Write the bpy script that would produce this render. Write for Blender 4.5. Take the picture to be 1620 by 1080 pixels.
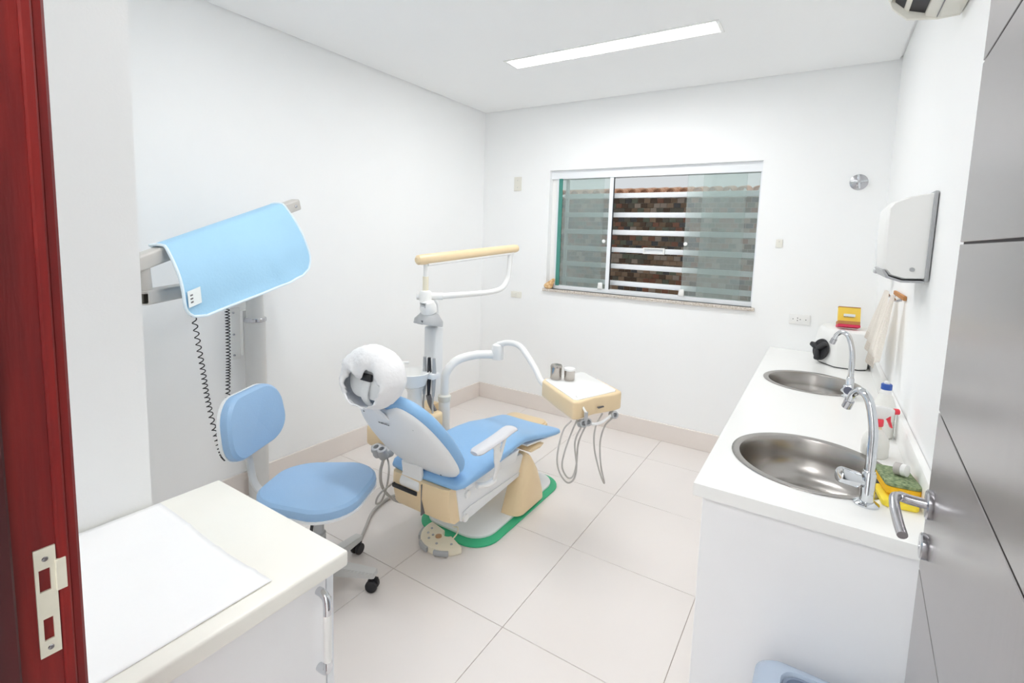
import bpy, bmesh, math, random
from mathutils import Vector, Matrix
random.seed(7)
for o in list(bpy.data.objects): bpy.data.objects.remove(o)
sc = bpy.context.scene
C = sc.collection
PI = math.pi

# ------------------------------------------------------------ camera
CAM = Vector((2.7067, -0.3819, 1.5142))
ya, pi_, ro = 0.5493, -0.1048, 0.0338
fw = Vector((-math.sin(ya)*math.cos(pi_), math.cos(ya)*math.cos(pi_), math.sin(pi_)))
r0 = Vector((math.cos(ya), math.sin(ya), 0)); u0 = r0.cross(fw)
rt = math.cos(ro)*r0 + math.sin(ro)*u0; up = -math.sin(ro)*r0 + math.cos(ro)*u0
cd = bpy.data.cameras.new('camera'); cam = bpy.data.objects.new('camera', cd); C.objects.link(cam)
cam.matrix_world = Matrix(((rt.x, up.x, -fw.x, CAM.x), (rt.y, up.y, -fw.y, CAM.y), (rt.z, up.z, -fw.z, CAM.z), (0, 0, 0, 1)))
cd.sensor_width = 36; cd.lens = 767.145*36/1620
cd.shift_x = -19.756/1620; cd.shift_y = -82.409/1620
cd.clip_start = 0.02; cd.clip_end = 100
sc.camera = cam

# ------------------------------------------------------------ world, light, exposure
wd = bpy.data.worlds.new('overcast_sky'); sc.world = wd; wd.use_nodes = True
wb = wd.node_tree.nodes['Background']; wb.inputs[0].default_value = (0.93, 0.97, 1.0, 1); wb.inputs[1].default_value = 0.62
LIGHT = 30.5      # window-side luminaire
FRONT = 22.5      # door-side luminaire
HALL_FILL = 14.5  # added fill light behind the camera
sc.view_settings.view_transform = 'Standard'; sc.view_settings.look = 'None'
sc.view_settings.gamma = 1; sc.view_settings.use_curve_mapping = False
sc.view_settings.exposure = 0.25
sc.cycles.max_bounces = 16; sc.cycles.diffuse_bounces = 10; sc.cycles.glossy_bounces = 6
sc.cycles.transparent_max_bounces = 16

# ------------------------------------------------------------ materials
def lin(c):
    return tuple(((v/255)/12.92 if v/255 <= 0.04045 else ((v/255+0.055)/1.055)**2.4) for v in c)
MATS = {}
def mat(name, col, rough=0.5, metal=0.0, var=0.0, scale=8.0, bump=0.0, bscale=60.0, trans=0.0, coat=0.0, emit=0.0, aniso=0.0, alpha=1.0, stretch=None, island=False, objrand=False, ramp=None):
    m = bpy.data.materials.new(name); m.use_nodes = True; nt = m.node_tree; b = nt.nodes['Principled BSDF']
    L = lin(col)
    b.inputs['Base Color'].default_value = (*L, 1); b.inputs['Roughness'].default_value = rough; b.inputs['Metallic'].default_value = metal
    if trans: b.inputs['Transmission Weight'].default_value = trans
    if coat: b.inputs['Coat Weight'].default_value = coat; b.inputs['Coat Roughness'].default_value = 0.1
    if emit: b.inputs['Emission Color'].default_value = (0.995, 0.997, 1.0, 1); b.inputs['Emission Strength'].default_value = emit
    if aniso: b.inputs['Anisotropic'].default_value = aniso
    if alpha < 1: b.inputs['Alpha'].default_value = alpha
    def coord():
        tc = nt.nodes.new('ShaderNodeTexCoord'); src = tc.outputs['Object']
        if stretch:
            mp = nt.nodes.new('ShaderNodeMapping'); mp.inputs['Scale'].default_value = stretch
            nt.links.new(src, mp.inputs[0]); src = mp.outputs[0]
        return src
    if ramp:
        if objrand: n = nt.nodes.new('ShaderNodeObjectInfo'); fac = n.outputs['Random']
        elif island: n = nt.nodes.new('ShaderNodeNewGeometry'); fac = n.outputs['Random Per Island']
        else:
            n = nt.nodes.new('ShaderNodeTexNoise'); n.inputs['Scale'].default_value = scale; n.inputs['Detail'].default_value = 5
            nt.links.new(coord(), n.inputs['Vector']); fac = n.outputs['Fac']
        cr = nt.nodes.new('ShaderNodeValToRGB'); el = cr.color_ramp.elements
        el[0].position = ramp[0][0]; el[0].color = (*lin(ramp[0][1]), 1); el[1].position = ramp[-1][0]; el[1].color = (*lin(ramp[-1][1]), 1)
        for p, c in ramp[1:-1]:
            e = el.new(p); e.color = (*lin(c), 1)
        if island or objrand: cr.color_ramp.interpolation = 'CONSTANT'
        nt.links.new(fac, cr.inputs[0]); nt.links.new(cr.outputs[0], b.inputs['Base Color'])
    elif var:
        n = nt.nodes.new('ShaderNodeTexNoise'); n.inputs['Scale'].default_value = scale; n.inputs['Detail'].default_value = 4
        nt.links.new(coord(), n.inputs['Vector'])
        mx = nt.nodes.new('ShaderNodeMix'); mx.data_type = 'RGBA'
        mx.inputs[6].default_value = (*[v*(1-var) for v in L], 1); mx.inputs[7].default_value = (*[min(1, v*(1+var)) for v in L], 1)
        nt.links.new(n.outputs['Fac'], mx.inputs[0]); nt.links.new(mx.outputs[2], b.inputs['Base Color'])
    if bump:
        n2 = nt.nodes.new('ShaderNodeTexNoise'); n2.inputs['Scale'].default_value = bscale; n2.inputs['Detail'].default_value = 3
        nt.links.new(coord(), n2.inputs['Vector'])
        bp = nt.nodes.new('ShaderNodeBump'); bp.inputs['Strength'].default_value = bump; bp.inputs['Distance'].default_value = 0.01
        nt.links.new(n2.outputs['Fac'], bp.inputs['Height']); nt.links.new(bp.outputs[0], b.inputs['Normal'])
    MATS[name] = m
    return m
def glass_mat(name, tint, haze, gloss):
    m = bpy.data.materials.new(name); m.use_nodes = True; nt = m.node_tree; nt.nodes.remove(nt.nodes['Principled BSDF'])
    out = nt.nodes['Material Output']; tr = nt.nodes.new('ShaderNodeBsdfTransparent'); tr.inputs[0].default_value = (*tint, 1)
    df = nt.nodes.new('ShaderNodeBsdfDiffuse'); df.inputs[0].default_value = (0.80, 0.88, 0.86, 1)
    gl = nt.nodes.new('ShaderNodeBsdfGlossy'); gl.inputs[1].default_value = 0.03
    ns = nt.nodes.new('ShaderNodeTexNoise'); ns.inputs['Scale'].default_value = 3.0
    mr = nt.nodes.new('ShaderNodeMapRange'); mr.inputs[3].default_value = haze*0.85; mr.inputs[4].default_value = haze*1.15
    nt.links.new(ns.outputs['Fac'], mr.inputs[0])
    a = nt.nodes.new('ShaderNodeMixShader'); nt.links.new(mr.outputs[0], a.inputs[0]); nt.links.new(tr.outputs[0], a.inputs[1]); nt.links.new(df.outputs[0], a.inputs[2])
    fr = nt.nodes.new('ShaderNodeFresnel'); fr.inputs[0].default_value = gloss
    b = nt.nodes.new('ShaderNodeMixShader'); nt.links.new(fr.outputs[0], b.inputs[0]); nt.links.new(a.outputs[0], b.inputs[1]); nt.links.new(gl.outputs[0], b.inputs[2])
    nt.links.new(b.outputs[0], out.inputs[0]); MATS[name] = m
M = MATS
mat('wall_paint', (247, 248, 248), 0.6, var=0.012, scale=3, bump=0.03, bscale=180)
mat('ceiling_paint', (246, 247, 247), 0.7, var=0.01, scale=3)
mat('porcelain_tile', (231, 225, 221), 0.22, var=0.025, scale=2.2)
mat('grout', (190, 178, 170), 0.9, var=0.08, scale=30)
mat('porcelain_skirting', (233, 225, 219), 0.25, var=0.03, scale=3)
mat('white_gloss', (243, 243, 241), 0.25, var=0.012, scale=4)
mat('cream_laminate', (246, 244, 236), 0.3, var=0.05, scale=5)
mat('white_laminate', (245, 245, 246), 0.35, var=0.015, scale=4)
mat('white_plastic', (240, 240, 238), 0.35, var=0.015, scale=12)
mat('offwhite_plastic', (232, 230, 220), 0.4, var=0.03, scale=12)
mat('lightgrey_plastic', (236, 238, 239), 0.4, var=0.02, scale=8)
mat('armrest_grey', (214, 214, 218), 0.45, var=0.02, scale=10)
mat('midgrey_plastic', (176, 178, 180), 0.45, var=0.04, scale=12)
mat('hose_grey', (184, 181, 177), 0.5, var=0.05, scale=20)
mat('hose_dark', (112, 110, 112), 0.45, var=0.08, scale=20)
mat('dark_plastic', (38, 38, 42), 0.45, var=0.15, scale=20)
mat('black_rubber', (30, 30, 33), 0.6, var=0.15, scale=40)
mat('beige_plastic', (236, 212, 172), 0.32, var=0.03, scale=6)
mat('cream_plastic', (236, 228, 206), 0.4, var=0.04, scale=14)
mat('brown_cap', (190, 150, 110), 0.5, var=0.1, scale=30)
mat('blue_vinyl', (140, 185, 227), 0.38, var=0.05, scale=5, bump=0.08, bscale=120)
mat('blue_vinyl_stool', (152, 188, 224), 0.36, var=0.05, scale=5, bump=0.05, bscale=150)
mat('blue_fabric', (164, 208, 236), 0.65, var=0.05, scale=6, bump=0.12, bscale=90)
mat('piping_white', (226, 240, 248), 0.6, var=0.02, scale=20)
mat('painted_steel', (205, 205, 203), 0.35, var=0.03, scale=9)
mat('tube_grey', (200, 197, 192), 0.4, var=0.04, scale=12)
mat('tube_inside', (96, 92, 84), 0.7, var=0.1, scale=20)
mat('chrome', (215, 218, 222), 0.08, 1.0, var=0.03, scale=10)
mat('satin_chrome', (190, 190, 194), 0.22, 1.0, var=0.04, scale=12)
mat('stainless', (172, 168, 164), 0.27, 1.0, var=0.06, scale=6, aniso=0.5)
mat('pot_steel', (190, 184, 178), 0.25, 1.0, var=0.12, scale=14)
mat('door_steel', (168, 164, 164), 0.27, 0.85, var=0.10, scale=4, stretch=(40, 40, 1.2), bump=0.02, bscale=20)
mat('door_gap', (62, 56, 58), 0.6, var=0.1, scale=30)
mat('brass_aged', (236, 232, 214), 0.35, 0.3, var=0.12, scale=40)
mat('mahogany', (122, 16, 14), 0.5, ramp=[(0.25, (88, 6, 8)), (0.5, (120, 12, 10)), (0.75, (150, 26, 14))], scale=4, stretch=(9, 9, 0.8), bump=0.04, bscale=30)
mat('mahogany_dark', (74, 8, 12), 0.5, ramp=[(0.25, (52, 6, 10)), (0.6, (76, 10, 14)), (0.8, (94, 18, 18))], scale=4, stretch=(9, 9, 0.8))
mat('mortise_hole', (44, 14, 14), 0.8, var=0.3, scale=60)
mat('green_rubber', (60, 182, 132), 0.5, var=0.05, scale=10)
mat('nonwoven_white', (240, 240, 241), 0.85, var=0.03, scale=30, bump=0.55, bscale=34)
mat('paper', (252, 252, 253), 0.33, var=0.012, scale=3)
mat('tag_white', (232, 238, 238), 0.6, var=0.05, scale=70)
mat('granite', (205, 196, 184), 0.3, ramp=[(0.3, (160, 146, 132)), (0.48, (206, 197, 186)), (0.7, (226, 220, 212))], scale=90)
mat('aluminium_white', (238, 241, 244), 0.3, var=0.01, scale=10)
mat('glass_edge_teal', (70, 142, 130), 0.2, var=0.06, scale=8)
mat('shell_tan', (224, 182, 128), 0.5, ramp=[(0.3, (176, 112, 60)), (0.5, (226, 186, 132)), (0.75, (244, 220, 180))], scale=45)
mat('terracotta', (230, 180, 148), 0.8, ramp=[(0.3, (206, 146, 112)), (0.5, (232, 180, 146)), (0.75, (244, 214, 190))], scale=25)
mat('mortar', (225, 220, 212), 0.9, var=0.06, scale=30)
mos = [(0.0, (98, 78, 62)), (0.16, (132, 108, 86)), (0.3, (108, 102, 90)), (0.44, (156, 130, 108)), (0.56, (88, 86, 86)), (0.68, (142, 98, 78)), (0.8, (114, 118, 102)), (0.9, (172, 156, 142))]
mat('mosaic_tile', (80, 64, 52), 0.35, ramp=mos, objrand=True)
mat('mosaic_field', (80, 64, 52), 0.35, ramp=mos, island=True)
mat('mosaic_grout', (176, 164, 152), 0.9, var=0.1, scale=40)
mat('concrete', (170, 168, 164), 0.9, var=0.08, scale=4)
mat('lamp_diffuser', (255, 255, 255), 0.6, emit=LIGHT, var=0.005)
mat('lamp_diffuser_front', (255, 255, 255), 0.6, emit=FRONT, var=0.005)
mat('hall_fill_diffuser', (255, 255, 255), 0.6, emit=HALL_FILL, var=0.005)
mat('vent_dark', (30, 28, 34), 0.5, var=0.1, scale=20)
mat('ac_plastic', (226, 224, 214), 0.4, var=0.02, scale=10)
mat('carton_yellow', (244, 208, 84), 0.6, var=0.06, scale=20)
mat('carton_brown', (186, 130, 78), 0.8, var=0.08, scale=20)
mat('carton_red', (214, 46, 86), 0.6, var=0.08, scale=20)
mat('towel_cream', (250, 246, 240), 0.9, var=0.03, scale=20, bump=0.3, bscale=120)
mat('towel_lace', (246, 240, 232), 0.9, var=0.08, scale=120, bump=0.6, bscale=220)
mat('red_plastic', (236, 62, 78), 0.35, var=0.04, scale=20)
mat('blue_plastic', (52, 92, 176), 0.4, var=0.05, scale=20)
mat('milky_plastic', (247, 247, 242), 0.3, var=0.02, scale=20, trans=0.12)
mat('peach_plastic', (242, 218, 180), 0.4, var=0.03, scale=20)
mat('sponge_yellow', (250, 194, 40), 0.9, var=0.06, scale=60, bump=0.5, bscale=300)
mat('dish_yellow', (246, 222, 66), 0.5, var=0.04, scale=10)
mat('scour_green', (130, 148, 108), 0.95, ramp=[(0.3, (88, 108, 78)), (0.55, (140, 156, 116)), (0.75, (172, 178, 146))], scale=120)
mat('bin_bluegrey', (182, 196, 214), 0.35, var=0.03, scale=8)
mat('bin_dark', (132, 144, 164), 0.45, var=0.06, scale=10)
mat('bin_bag', (140, 160, 184), 0.3, ramp=[(0.3, (92, 112, 140)), (0.5, (150, 172, 196)), (0.75, (206, 220, 232))], scale=30)
mat('knob_slate', (88, 92, 108), 0.4, var=0.05, scale=20)
mat('lens_dark', (110, 112, 116), 0.2, var=0.1, scale=20)
mat('mark_grey', (112, 112, 116), 0.6, var=0.1, scale=60)
mat('clear_plastic', (214, 208, 204), 0.25, var=0.08, scale=40, trans=0.3)
glass_mat('pane_glass', (0.94, 0.975, 0.965), 0.13, 1.45)

# ------------------------------------------------------------ mesh helpers
ORG = {}
def obj(name, bm, m, parent=None, loc=None, smooth=35):
    bmesh.ops.recalc_face_normals(bm, faces=bm.faces)
    me = bpy.data.meshes.new(name); bm.to_mesh(me); bm.free()
    off = Vector(ORG[parent.name]) if parent else Vector(loc or (0, 0, 0))
    me.transform(Matrix.Translation(-off))
    if smooth:
        me.polygons.foreach_set('use_smooth', [True]*len(me.polygons)); me.set_sharp_from_angle(angle=math.radians(smooth))
    me.materials.append(M[m])
    o = bpy.data.objects.new(name, me); C.objects.link(o)
    if parent: o.parent = parent
    else: o.location = off
    ORG[o.name] = off
    return o
def thing(name, label, cat, loc, group=None, kind=None):
    o = bpy.data.objects.new(name, None); C.objects.link(o); o.location = loc; o.empty_display_size = 0.05
    ORG[o.name] = Vector(loc)
    if kind: o['kind'] = kind
    tag(o, label, cat, group); return o
def tag(o, label, cat, group=None):
    o['label'] = label
    if cat: o['category'] = cat
    if group: o['group'] = group
    return o
def struct(o, label=None):
    o['kind'] = 'structure'
    if label: o['label'] = label
    return o
def N(): return bmesh.new()
def merge(bm, t, mx=None):
    if mx is not None: bmesh.ops.transform(t, matrix=mx, verts=t.verts)
    me = bpy.data.meshes.new('tmp'); t.to_mesh(me); t.free(); bm.from_mesh(me); bpy.data.meshes.remove(me)
    return bm
def box(x0, x1, y0, y1, z0, z1, bev=0.0, seg=2, bm=None, mx=None):
    t = N(); vs = [t.verts.new((x, y, z)) for x in (x0, x1) for y in (y0, y1) for z in (z0, z1)]
    for f in ((0, 1, 3, 2), (4, 6, 7, 5), (0, 4, 5, 1), (2, 3, 7, 6), (0, 2, 6, 4), (1, 5, 7, 3)): t.faces.new([vs[i] for i in f])
    if bev: bmesh.ops.bevel(t, geom=t.edges[:], offset=bev, segments=seg, affect='EDGES', profile=0.5)
    if bm is None:
        bm = N()
    return merge(bm, t, mx)
def frame(p):
    n = len(p); T = []
    for i in range(n):
        a = p[max(0, i-1)]; b = p[min(n-1, i+1)]; T.append((b-a).normalized())
    ref = Vector((0, 0, 1)) if abs(T[0].z) < 0.9 else Vector((1, 0, 0))
    u = T[0].cross(ref).normalized(); out = []
    for i in range(n):
        if i:
            ax = T[i-1].cross(T[i]); s = ax.length
            if s > 1e-7: u = Matrix.Rotation(math.atan2(s, T[i-1].dot(T[i])), 3, ax/s) @ u
        u = (u - T[i]*u.dot(T[i])).normalized(); out.append((T[i], u, T[i].cross(u)))
    return out
def tube(pts, r, seg=10, bm=None, caps=True, flat=1.0):
    p = [Vector(a) for a in pts]; fr = frame(p); t = N(); rings = []
    for i, (a, (T, u, v)) in enumerate(zip(p, fr)):
        rr = r[i] if isinstance(r, (list, tuple)) else r
        rings.append([t.verts.new(a + rr*(math.cos(2*PI*k/seg)*u + flat*math.sin(2*PI*k/seg)*v)) for k in range(seg)])
    for A, B in zip(rings, rings[1:]):
        for k in range(seg): t.faces.new((A[k], A[(k+1) % seg], B[(k+1) % seg], B[k]))
    if caps: t.faces.new(rings[0][::-1]); t.faces.new(rings[-1])
    return merge(bm or N(), t) if bm is not None else t
def spline(pts, n=8):
    P = [Vector(a) for a in pts]; P = [P[0]*2-P[1]] + P + [P[-1]*2-P[-2]]; out = []
    for i in range(1, len(P)-2):
        a, b, c, d = P[i-1:i+3]
        for k in range(n):
            t = k/n; out.append(0.5*((2*b)+(c-a)*t+(2*a-5*b+4*c-d)*t*t+(3*b-a-3*c+d)*t**3))
    out.append(P[-2]); return out
def loft(rings, bm=None, cap=True, closed=True):
    t = N(); R = [[t.verts.new(v) for v in r] for r in rings]; n = len(R[0])
    for A, B in zip(R, R[1:]):
        for k in range(n if closed else n-1): t.faces.new((A[k], A[(k+1) % n], B[(k+1) % n], B[k]))
    if cap and closed: t.faces.new(R[0][::-1]); t.faces.new(R[-1])
    return merge(bm, t) if bm is not None else t
def lathe(prof, c=(0, 0, 0), seg=32, mx=None, bm=None, cap=True):
    rings = [[Vector((r*math.cos(2*PI*k/seg), r*math.sin(2*PI*k/seg), z)) for k in range(seg)] for r, z in prof]
    t = loft(rings, cap=cap); X = Matrix.Translation(c)
    if mx is not None: X = X @ mx
    bmesh.ops.transform(t, matrix=X, verts=t.verts)
    return merge(bm, t) if bm is not None else t
def basis(o, a, b, n):
    a, b, n = Vector(a), Vector(b), Vector(n)
    return Matrix(((a.x, b.x, n.x, o[0]), (a.y, b.y, n.y, o[1]), (a.z, b.z, n.z, o[2]), (0, 0, 0, 1)))
def zto(d):
    return Vector((0, 0, 1)).rotation_difference(Vector(d).normalized()).to_matrix().to_4x4()
def prism(outline, h0, h1, mx=None, bev=0.0, seg=2, bm=None):
    t = N(); A = [t.verts.new((a, b, h0)) for a, b in outline]; B = [t.verts.new((a, b, h1)) for a, b in outline]; n = len(A)
    t.faces.new(A[::-1]); t.faces.new(B)
    for k in range(n): t.faces.new((A[k], A[(k+1) % n], B[(k+1) % n], B[k]))
    if bev:
        bmesh.ops.recalc_face_normals(t, faces=t.faces)
        bmesh.ops.bevel(t, geom=[e for e in t.edges if e.calc_face_angle(0) > 0.5], offset=bev, segments=seg, affect='EDGES', profile=0.5)
    if mx is not None: bmesh.ops.transform(t, matrix=mx, verts=t.verts)
    return merge(bm, t) if bm is not None else t
def rrect(w, h, r, n=6):
    out = []
    for cx, cy, a0 in ((w/2-r, h/2-r, 0), (-w/2+r, h/2-r, PI/2), (-w/2+r, -h/2+r, PI), (w/2-r, -h/2+r, 1.5*PI)):
        for k in range(n+1): a = a0+PI/2*k/n; out.append((cx+r*math.cos(a), cy+r*math.sin(a)))
    return out
def cushion(outline, layers, mx=None, bm=None, c=(0, 0)):
    rings = [[Vector((c[0]+(a-c[0])*s, c[1]+(b-c[1])*s, h)) for a, b in outline] for s, h in layers]
    t = loft(rings)
    if mx is not None: bmesh.ops.transform(t, matrix=mx, verts=t.verts)
    return merge(bm, t) if bm is not None else t
def copy_obj(o, parent=None):
    c = o.copy(); C.objects.link(c)
    if parent is not None: c.parent = parent
    ORG[c.name] = ORG[o.name]
    return c

# ============================================================ ROOM SHELL
W, D, H = 3.002, 3.265, 2.621
CT = 0.8385        # worktop height
# floor: grout bed + individual tiles on a 0.6 m grid
fl = obj('floor', box(0, W, -1.9, D, -0.08, -0.004), 'grout'); struct(fl, 'pale polished porcelain tile floor')
gx = [0] + [1.1585+0.6*k for k in range(-1, 4)] + [W]; gy = [-1.9] + [1.0883+0.6*k for k in range(-4, 4)] + [D]
share = {}
for i in range(len(gx)-1):
    for j in range(len(gy)-1):
        w, h = gx[i+1]-gx[i], gy[j+1]-gy[j]
        if w < 0.01 or h < 0.01: continue
        k = (round(w, 3), round(h, 3))
        if k in share: o = copy_obj(share[k], fl)
        else: o = obj('tile', box(0.0012, w-0.0012, 0.0012, h-0.0012, -0.012, 0, 0.0008, 1), 'porcelain_tile', fl); share[k] = o
        o.location = (gx[i], gy[j], 0)
ym = -0.216       # room face of the front wall
struct(obj('wall_left', box(-0.15, 0, -0.015, D+0.17, 0, H+0.15), 'wall_paint', loc=(0, 1.6, 0)), 'white painted wall behind the X-ray column')
struct(obj('wall_right', box(W, W+0.15, -1.9, D+0.17, 0, H+0.15), 'wall_paint', loc=(W, 1.6, 0)), 'white painted wall along the sink counter')
WX0, WX1, WZ0, WZ1 = 0.690, 2.312, 1.092, 2.087
b = box(-0.15, WX0, D, D+0.17, 0, H+0.15); box(WX1, W+0.15, D, D+0.17, 0, H+0.15, bm=b); box(WX0, WX1, D, D+0.17, 0, WZ0, bm=b); box(WX0, WX1, D, D+0.17, WZ1, H+0.15, bm=b)
struct(obj('wall_back', b, 'wall_paint', loc=(1.5, D, 0)), 'white painted back wall with the window opening')
b = box(0, 1.36, -0.015, 0.108, 0, H+0.15); box(1.21, 1.36, ym, -0.015, 0, H+0.15, bm=b)
struct(obj('wall_partition', b, 'wall_paint', loc=(1.36, 0, 0)), 'white painted partition behind the low cabinet')
b = box(1.05, 1.996, ym-0.15, ym, 0, H+0.15); box(2.885, W, ym-0.15, ym, 0, H+0.15, bm=b); box(1.996, 2.885, ym-0.15, ym, 2.14, H+0.15, bm=b)
struct(obj('wall_front', b, 'wall_paint', loc=(2.4, ym, 0)), 'white painted wall around the doorway')
# ceiling board with a shadow gap and a slot for the luminaire
LX0, LX1, LY0, LY1 = 0.895, 2.158, 2.258, 2.398
g = 0.014
struct(obj('wall_hall_end', box(1.05, W+0.15, -2.05, -1.9, 0, H+0.15), 'wall_paint', loc=(2.1, -1.9, 0)), 'white painted end wall of the hall behind the doorway')
struct(obj('wall_hall_side', box(0.9, 1.05, -2.05, ym, 0, H+0.15), 'wall_paint', loc=(1.05, -1.1, 0)), 'white painted side wall of the hall behind the doorway')
FY0, FY1 = 0.78, 0.92          # second, identical luminaire nearer the door
b = box(g, LX0, -1.9, D-g, H, H+0.05); box(LX1, W-g, -1.9, D-g, H, H+0.05, bm=b)
for y0_, y1_ in ((-1.9, FY0), (FY1, LY0), (LY1, D-g)): box(LX0, LX1, y0_, y1_, H, H+0.05, bm=b)
box(-0.15, W+0.15, -2.05, D+0.17, H+0.06, H+0.2, bm=b); box(W-g, W, -1.9, D, H+0.018, H+0.06, bm=b); box(0, g, -1.9, D, H+0.018, H+0.06, bm=b); box(0, W, D-g, D, H+0.018, H+0.06, bm=b)
struct(obj('ceiling', b, 'ceiling_paint', loc=(1.5, 1.5, H)), 'white plaster ceiling with narrow shadow gap')
# skirting
HB = 0.1385
struct(obj('baseboard_left', box(0, 0.012, 0.108, D, 0, HB, 0.002, 1), 'porcelain_skirting', loc=(0, 1.6, 0)), 'beige porcelain skirting along the left wall')
struct(obj('baseboard_back', box(0.012, 2.468, D-0.012, D, 0, HB, 0.002, 1), 'porcelain_skirting', loc=(1.5, D, 0)), 'beige porcelain skirting below the window')
struct(obj('baseboard_partition', box(0.012, 1.36, 0.108, 0.120, 0, HB, 0.002, 1), 'porcelain_skirting', loc=(0.7, 0.14, 0)), 'beige porcelain skirting on the partition')

# ceiling luminaire
def luminaire(LY0, LY1, label, m='lamp_diffuser'):
    t = thing('ceiling_light', label, 'ceiling light', (1.526, (LY0+LY1)/2, H), 'recessed ceiling lights')
    b = N(); fo = 0.012
    for a in ((LX0-fo, LX1+fo, LY0-fo, LY0+0.004), (LX0-fo, LX1+fo, LY1-0.004, LY1+fo), (LX0-fo, LX0+0.004, LY0+0.004, LY1-0.004), (LX1-0.004, LX1+fo, LY0+0.004, LY1-0.004)): box(a[0], a[1], a[2], a[3], H-0.004, H+0.012, 0.001, 1, bm=b)
    obj('rim', b, 'white_gloss', t)
    b = N()
    for a in ((LX0+0.004, LX1-0.004, LY0+0.004, LY0+0.008), (LX0+0.004, LX1-0.004, LY1-0.008, LY1-0.004), (LX0+0.004, LX0+0.008, LY0+0.008, LY1-0.008), (LX1-0.008, LX1-0.004, LY0+0.008, LY1-0.008)): box(a[0], a[1], a[2], a[3], H-0.002, H+0.045, bm=b)
    obj('housing', b, 'white_gloss', t)
    obj('diffuser', box(LX0+0.008, LX1-0.008, LY0+0.008, LY1-0.008, H+0.006, H+0.014), m, t)
luminaire(LY0, LY1, 'long recessed rectangular ceiling light nearer the window')
luminaire(FY0, FY1, 'long recessed rectangular ceiling light nearer the doorway', 'lamp_diffuser_front')

# unseen square fitting on the hall ceiling, added as frontal fill light
t = thing('hall_fill_light', 'added square fill light on the unseen hall ceiling outside the doorway', 'ceiling light', (2.35, -1.15, H))
b = N()
for a in ((2.03, 2.67, -1.47, -1.45), (2.03, 2.67, -0.85, -0.83), (2.03, 2.05, -1.45, -0.85), (2.65, 2.67, -1.45, -0.85)): box(a[0], a[1], a[2], a[3], H-0.05, H-0.0005, 0.002, 1, bm=b)
obj('frame', b, 'white_gloss', t)
obj('diffuser', box(2.051, 2.649, -1.449, -0.851, H-0.044, H-0.03), 'hall_fill_diffuser', t)

# ============================================================ WINDOW
win = bpy.data.objects.new('window_1', None); C.objects.link(win); win.location = (1.5, D, WZ0); ORG[win.name] = win.location.copy(); win.empty_display_size = 0.05
struct(win, 'white aluminium sliding window with greenish glass panes')
sl = obj('window_sill', box(WX0-0.025, WX1+0.02, D-0.022, D+0.17, WZ0-0.022, WZ0, 0.002, 1), 'granite', win); sl['label'] = 'speckled beige granite sill'
GY = D+0.06
obj('top_track', box(WX0, WX1, GY-0.03, GY+0.04, WZ1-0.07, WZ1, 0.002, 1), 'aluminium_white', win)
obj('bottom_track', box(WX0+0.05, WX1, GY-0.03, GY+0.04, WZ0, WZ0+0.034, 0.002, 1), 'aluminium_white', win)
obj('side_profile', box(WX0+0.05, WX0+0.072, GY-0.02, GY+0.02, WZ0+0.034, WZ1-0.07, 0.002, 1), 'aluminium_white', win)
obj('side_filler', box(WX0, WX0+0.05, GY-0.005, GY+0.03, WZ0, WZ1-0.07, 0.001, 1), 'white_gloss', win)
obj('side_profile', box(WX1-0.014, WX1, GY-0.02, GY+0.02, WZ0+0.034, WZ1-0.07, 0.002, 1), 'aluminium_white', win)
z0, z1 = WZ0+0.03, WZ1-0.066
def pane(x0, x1, y, knob=None, latch=None, edge=None):
    p = obj('pane', box(x0, x1, y-0.004, y+0.004, z0, z1), 'pane_glass', win)
    if knob: obj('knob', lathe([(0.001, 0), (0.014, 0.001), (0.015, 0.006), (0.012, 0.011), (0.001, 0.012)], (knob, y-0.004, 1.512), 16, zto((0, -1, 0))), 'white_plastic', p)
    if latch:
        b = prism([(-0.022, 0), (0.022, 0), (0.019, 0.05), (-0.016, 0.05)], 0, 0.016, basis((latch, y-0.004, z0+0.004), (1, 0, 0), (0, 0, 1), (0, -1, 0)), 0.003)
        obj('latch', b, 'white_plastic', p)
    return p
p1 = pane(WX0+0.072, 1.236, GY-0.018, knob=1.187, latch=1.176)
e = obj('glass_edge', box(WX0+0.073, WX0+0.106, GY-0.030, GY-0.0225, z0, z1), 'glass_edge_teal', p1)
obj('edge_profile', box(1.214, 1.246, GY-0.024, GY-0.010, z0, z1, 0.002, 1), 'aluminium_white', p1)
obj('seal', box(1.2465, 1.2525, GY-0.022, GY-0.012, z0, z1), 'dark_plastic', p1)
pane(WX0+0.11, 1.158, GY+0.002)
pane(1.818, WX1-0.014, GY-0.018, knob=1.832, latch=1.825)
pane(1.925, 2.215, GY+0.002)
# shell ornament on the sill
def shell_profile():
    b = N(); n = 22
    for k in range(5):
        r = 0.033-0.005*k; c = Vector((-0.012+0.010*k, 0, 0.018+0.012*k))
        rings = []
        for i in range(9):
            th = PI*i/8; rr = r*math.sin(th)+0.0005
            rings.append([c+Vector((rr*math.cos(2*PI*j/n)*(1+0.10*(j % 2)), rr*0.75*math.sin(2*PI*j/n)*(1+0.10*(j % 2)), -r*0.8*math.cos(th)*0.9)) for j in range(n)])
        loft(rings, b)
    return b
b = shell_profile(); bmesh.ops.transform(b, matrix=Matrix.Translation((WX0+0.040, D-0.004, WZ0+0.004)) @ Matrix.Scale(1.15, 4), verts=b.verts)
sh = obj('seashell', b, 'shell_tan', loc=(WX0+0.040, D-0.004, WZ0)); tag(sh, 'ribbed tan seashell sitting in the corner of the window sill', 'shell')
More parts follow.
